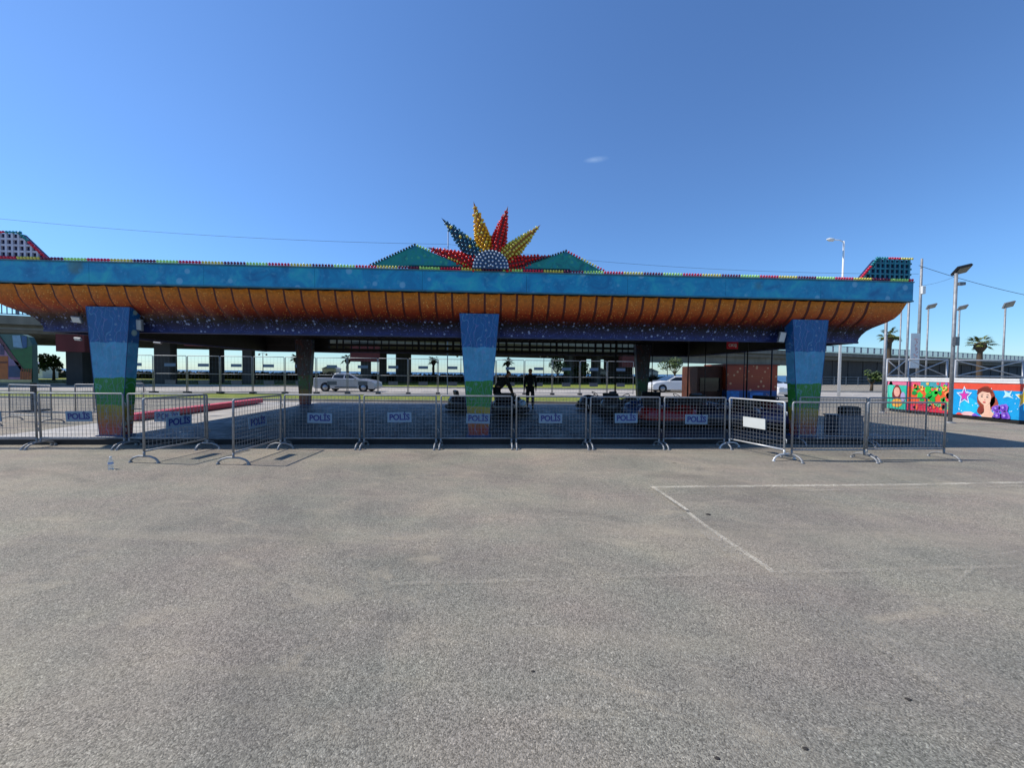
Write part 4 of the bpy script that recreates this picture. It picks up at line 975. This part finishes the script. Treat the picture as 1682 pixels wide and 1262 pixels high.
wrect(1491, 1563, .14, 1.40, (236, 96, 48), 0); wrect(1491, 1563, 1.18, 1.40, (226, 84, 120), 1); wrect(1512, 1545, 1.16, 1.40, (70, 160, 170), 2)
wrect(1491, 1563, .14, .42, (214, 44, 70), 1)
wrect(1566, 1900, .14, 1.40, (20, 160, 222), 0); wrect(1566, 1900, 1.14, 1.40, (232, 84, 60), 1); wrect(1489.3, 1490.8, .14, 1.45, (20, 60, 110), 3); wrect(1563, 1565.5, .14, 1.45, (16, 30, 80), 3)
# left figure
wblob(1474, 646, 8, 13, (120, 40, 36), 2, wob=.1); wblob(1474, 644, 5, 8, (232, 170, 150), 3); wblob(1474, 662, 9, 7, (236, 170, 60), 3); wblob(1484, 652, 4, 8, (170, 160, 200), 3)
wblob(1464, 640, 4, 14, (90, 210, 180), 1)
# green bush with flowers
random.seed(11)
for i in range(26): wblob(1528 + random.uniform(-26, 26), 649 + random.uniform(-13, 13), random.uniform(3, 6), random.uniform(3, 6), random.choice([(40, 200, 70), (20, 170, 60), (60, 220, 90), (16, 140, 60)]), 2 + (i % 3), 8, .25, i)
for i in range(16): wblob(1526 + random.uniform(-26, 30), 635 + random.uniform(-5, 6), 2.6, 2.4, random.choice([(240, 150, 60), (250, 190, 90), (150, 110, 190), (240, 90, 90)]), 6, 7, .2, i)
for i in range(16): wblob(1526 + random.uniform(-30, 34), 668 + random.uniform(-6, 6), 4, 3.5, random.choice([(232, 60, 80), (250, 110, 60), (214, 70, 110), (120, 190, 130)]), 6, 8, .2, i)
for i in range(5): wblob(1552 + random.uniform(-4, 8), 650 + random.uniform(-6, 24), 5, 5, random.choice([(250, 110, 50), (246, 150, 90), (240, 70, 80)]), 5, 8, .2, i)
# blue panel: star, woman, flowers
wblob(1592, 668, 16, 14, (30, 190, 235), 1, wob=.06); wblob(1590, 684, 20, 7, (240, 190, 190), 2, wob=.2); wblob(1576, 686, 8, 8, (232, 80, 70), 3, wob=.1)
wstar(1585, 650, 16, (225, 235, 245), 3); wstar(1585, 650, 12, (40, 110, 200), 4); wstar(1585, 650, 9, (226, 60, 170), 5)
for i in range(26): wblob(1574 + random.uniform(0, 70)**1.0, 640 + random.uniform(-2, 38), .9, .9, (225, 242, 250), 2, 6)
wblob(1621, 654, 15, 19, (150, 66, 44), 4, 18, .05); wblob(1634, 664, 7, 12, (170, 84, 66), 4, 12, .1); wblob(1612, 674, 6, 7, (130, 50, 40), 5, 10, .1)
wpoly([(1608, 650), (1611, 643), (1619, 640), (1627, 644), (1630, 652), (1628, 661), (1621, 668), (1614, 663), (1609, 657)], (240, 196, 170), 6)
wpoly([(1617, 663), (1627, 662), (1629, 675), (1634, 680), (1630, 690), (1614, 689), (1611, 681), (1618, 675)], (238, 190, 164), 5)
wpoly([(1606, 649), (1608, 640), (1616, 636), (1626, 638), (1632, 645), (1624, 645), (1615, 643)], (120, 50, 34), 7)
wblob(1614.5, 651.5, 1.8, .9, (50, 60, 70), 8, 8); wblob(1623.5, 652.5, 1.8, .9, (50, 60, 70), 8, 8); wpoly([(1612, 648.8), (1616, 648), (1617, 648.8)], (90, 40, 30), 8); wpoly([(1621, 649), (1625, 648.6), (1627, 650)], (90, 40, 30), 8)
wpoly([(1618, 657.4), (1620.5, 657.8), (1619.5, 656)], (214, 150, 130), 8); wblob(1618.5, 661, 2.6, 1.1, (206, 60, 70), 8, 8)
for (a, b_, r_) in ((1603, 686, 7), (1611, 690, 6), (1638, 672, 7), (1650, 671, 8), (1640, 684, 8), (1652, 684, 9), (1633, 690, 5)):
    wblob(a, b_, r_, r_*.9, (140, 96, 206), 6, 12, .15, a); wblob(a, b_, r_*.62, r_*.55, (96, 50, 178), 7, 10, .2, b_); wblob(a-1, b_-1, r_*.28, r_*.26, (180, 150, 230), 8, 7)
wstar(1684, 654, 19, (235, 240, 235), 3); wstar(1684, 654, 15, (236, 196, 70), 4)
wpoly([(1650, 641), (1658, 646), (1664, 641), (1660, 650), (1666, 655), (1656, 652), (1648, 654), (1652, 648)], (190, 234, 246), 2)
for i in range(30): wblob(1658 + random.uniform(0, 70), 640 + random.uniform(0, 45), .9, .9, (210, 240, 250), 2, 6)
mural.build('painted_mural', mm_, st)

# dark cabinet and box behind the right barriers
p = gnd(1370, 716); m = MB(); m.box((0, 0, .30), (.62, .45, .56)); m.box((0, 0, .59), (.66, .49, .03)); m.box((0, -.232, .30), (.5, .01, .44)); m.box((.18, -.24, .30), (.02, .02, .10))
tag(m.build('metal_cabinet', M('cabinet_grey', (88, 96, 110), .5, .3, .1), loc=(p.x-.1, 9.9, 0), bevel=.01), 'blue grey metal cabinet on the asphalt behind the barriers, right of the right column', 'cabinet')
m = MB(); m.box((0, 0, .10), (.36, .3, .20)); m.box((0, 0, .21), (.30, .24, .03)); tag(m.build('black_case', BLACK, loc=(p.x+.05, 9.9, .605), bevel=.01), 'black case lying on top of the blue grey metal cabinet', 'case')

# ------------------------------------------------------------------ house mural kiosk, left
KY = 14.0; x1 = gx(54, KY); x0 = x1-6.0
kz = at(20, 549, KY).z
t = empty('mural_kiosk', ((x0+x1)/2, KY, 0), 0, 'kiosk at the left edge painted with a pink gabled house on green hills', 'kiosk'); kc = (x0+x1)/2
m = MB(); r_ = .35
m.prism([(x0-kc, 1.06), (x1-kc, 1.06), (x1-kc, kz-r_), (x1-kc-.12, kz-.1), (x1-kc-r_, kz), (x0-kc, kz)], 'y', .0, .16); m.build('kiosk_body', M('kiosk_board', (60, 92, 84), .6, 0, .15, 2), t)
m = MB(); 
for xx in (x0-kc+.3, x1-kc-.3): m.box((xx, .25, .62), (.09, .14, 1.24)); m.box((xx, .25, .03), (.3, .9, .06))
m.build('kiosk_leg', DARK, t)
km = []; kmap = {}; K = MB()
def kp(px, py, l):
    d = ray(px, py); p = Vector((0, 0, H)) + d*((KY-.01-.004*l)/d.y); return (p.x-kc, -.01-.004*l, p.z)
def kpoly(pts, c, l):
    mt = M('kart_%d_%d_%d' % c, c, .6, 0, .2, 5)
    if mt.name not in kmap: kmap[mt.name] = len(km); km.append(mt)
    K.add([kp(a, b_, l) for a, b_ in pts], [tuple(range(len(pts)))], kmap[mt.name])
kpoly([(-30, 600), (20, 574), (36, 573), (53, 568), (53, 628), (-30, 628)], (34, 92, 44), 0)
kpoly([(20, 551), (33, 551), (37, 572), (22, 570)], (120, 156, 176), 0); kpoly([(35, 552), (44, 552), (44, 572), (37, 572)], (46, 84, 124), 0)
kpoly([(-30, 570), (-6, 554), (33, 612), (33, 624), (-30, 624)], (150, 112, 136), 1); kpoly([(-8, 550), (-4, 548), (38, 606), (36, 612)], (92, 52, 60), 2)
kpoly([(0, 567), (7, 567), (7, 583), (0, 583)], (70, 60, 90), 2); kpoly([(15, 588), (30, 596), (32, 600), (15, 600)], (120, 104, 136), 2)
kpoly([(-30, 585), (13, 585), (13, 623), (-30, 623)], (156, 88, 30), 3); kpoly([(-30, 594), (12, 594), (12, 597), (-30, 597)], (96, 46, 20), 4)
kpoly([(14, 601), (34, 601), (38, 620), (14, 620)], (36, 60, 92), 2); kpoly([(33, 610), (52, 612), (52, 626), (33, 626)], (140, 80, 26), 3)
for i in range(5): kpoly([(34+i*4, 606), (36+i*4, 606), (36+i*4, 627), (34+i*4, 627)], (120, 62, 22), 4)
kpoly([(-30, 623), (52, 624), (52, 628), (-30, 628)], (150, 150, 110), 5)
K.build('house_mural', km, t)

# ------------------------------------------------------------------ overhead wires
def wire(P, label, r=.012, n=30, sag=.3, name='overhead_wire'):
    pts = []
    for a, b_ in zip(P[:-1], P[1:]):
        for i in range(n):
            f = i/n; q = a.lerp(b_, f); q.z -= sag*4*f*(1-f); pts.append(q)
    pts.append(P[-1]); m = MB(); m.tube(pts, r, 4); tag(m.build(name, M('wire_black', (44, 50, 60), .7)), label, 'wire')
wire([at(-260, 330, 24), at(736, 401, 26)], 'thin wire crossing the sky from upper left to the mast behind the sunburst', .010, 50, .55)
wire([at(736, 401, 26), at(1509, 450, 21)], 'faint wire running low behind the roof from the mast to the tall pale pole', .008, 40, .5)
wire([at(1509, 436, 21), at(1900, 518, 17)], 'thin dark wire sloping down to the right from the tall pale pole', .012, 30, .35)
wire([at(1509, 470, 21), at(1574, 452, 24)], 'short faint wire from the tall pale pole towards the floodlight poles', .008, 16, .1)

# ------------------------------------------------------------------ small cloud in the sky (world)
nt = w.node_tree; tc = nt.nodes.new('ShaderNodeTexCoord'); cdir = ray(979, 262).normalized()
def wm(op, a, b_=None, c=None):
    n = nt.nodes.new('ShaderNodeMath'); n.operation = op
    for i, v in enumerate((a, b_, c)):
        if v is None: continue
        if hasattr(v, 'links'): nt.links.new(v, n.inputs[i])
        else: n.inputs[i].default_value = v
    return n.outputs[0]
sub = nt.nodes.new('ShaderNodeVectorMath'); sub.operation = 'SUBTRACT'; nt.links.new(tc.outputs['Generated'], sub.inputs[0]); sub.inputs[1].default_value = cdir
mp = nt.nodes.new('ShaderNodeMapping'); mp.inputs['Scale'].default_value = (40, 1, 190); nt.links.new(sub.outputs[0], mp.inputs[0])
mp.inputs['Rotation'].default_value = (0, R(-14), 0)
ln = nt.nodes.new('ShaderNodeVectorMath'); ln.operation = 'LENGTH'; nt.links.new(mp.outputs[0], ln.inputs[0])
nz = nt.nodes.new('ShaderNodeTexNoise'); nz.inputs['Scale'].default_value = 60; nz.inputs['Detail'].default_value = 5; nt.links.new(tc.outputs['Generated'], nz.inputs['Vector'])
fall = wm('SUBTRACT', 1.15, ln.outputs['Value']); fall.node.use_clamp = True
mk = wm('MULTIPLY', fall, nz.outputs['Fac']); mk2 = wm('MULTIPLY', mk, .5); mk2.node.use_clamp = True
sz = nt.nodes.new('ShaderNodeSeparateXYZ'); nt.links.new(tc.outputs['Generated'], sz.inputs[0])
tr = nt.nodes.new('ShaderNodeValToRGB'); nt.links.new(sz.outputs[2], tr.inputs[0]); te = tr.color_ramp.elements
te[0].position = 0.0; te[0].color = (.60, .80, 1.02, 1); te[1].position = .45; te[1].color = (.70, .97, 1.30, 1); e_ = te.new(.10); e_.color = (.56, .85, 1.12, 1); e_ = te.new(.22); e_.color = (.62, .92, 1.26, 1)
tm = nt.nodes.new('ShaderNodeMix'); tm.data_type = 'RGBA'; tm.blend_type = 'MULTIPLY'; tm.inputs[0].default_value = 1
nt.links.new(sky.outputs[0], tm.inputs[6]); nt.links.new(tr.outputs[0], tm.inputs[7])
mx = nt.nodes.new('ShaderNodeMix'); mx.data_type = 'RGBA'; nt.links.new(mk2, mx.inputs[0]); nt.links.new(tm.outputs[2], mx.inputs[6]); mx.inputs[7].default_value = (4.2, 5.6, 7.6, 1)
nt.links.new(mx.outputs[2], bg.inputs[0])

# ------------------------------------------------------------------ promenade behind the hedge
m = MB()
for z in (.55, 1.0, 1.45): m.box((-15, 64.5, z), (150, .05, .05))
for i in range(76): m.box((-90 + i*2, 64.5, .75), (.07, .07, 1.5))
tag(m.build('railing', M('promenade_rail', (120, 128, 136), .5, .3)), 'long grey railing along the sea behind the hedge', 'railing')
for px, l in ((262, 'dark promenade lamp between the first two piers right of the left column'), (432, 'promenade lamp left of the rear left column'), (668, 'promenade lamp by the widest group of piers'),
              (757, 'promenade lamp just left of the centre column'), (893, 'promenade lamp just right of the standing figure'), (1096, 'promenade lamp behind the green tree')):
    x = gx(px, 63); t = empty('promenade_lamp', (x, 63, 0), 0, l, 'lamp post', 'small lamps along the promenade')
    m = MB(); m.tube([(0, 0, 0), (0, 0, 4.4)], [.07, .04], 7); m.tube([(-.6, 0, 4.3), (0, 0, 4.45), (.6, 0, 4.3)], .03, 5); m.build('pole', DARK, t)
    for s_ in (-1, 1): m = MB(); m.lathe([(.05, .2), (.16, .05), (.13, -.12), (0, -.14)], (s_*.6, 0, 4.2), n=8); m.build('lamp_head', WHITE, t)
for px, Y, l in ((70, 58, 'white beach hut left of the left column'), (545, 68, 'pale low hut by the sea above the pickup bed'), (985, 68, 'pale hut seen in the small gap between the viaduct piers'), (1066, 66, 'white hut right of the rear right column')):
    x = gx(px, Y); t = empty('beach_hut', (x, Y, 0), 0, l, 'hut', 'small huts by the sea')
    m = MB(); m.box((0, 0, 1.0), (2.4, 2, 2.0)); m.build('wall', WHITE, t)
    m = MB(); m.prism([(-1.4, 2.0), (1.4, 2.0), (0, 2.6)], 'y', -1.15, 1.15); m.build('roof', M('hut_roof', (150, 160, 170), .6), t)
    m = MB(); m.box((.3, -1.02, 1.2), (.9, .03, .7)); m.build('window', glass_dark(), t)
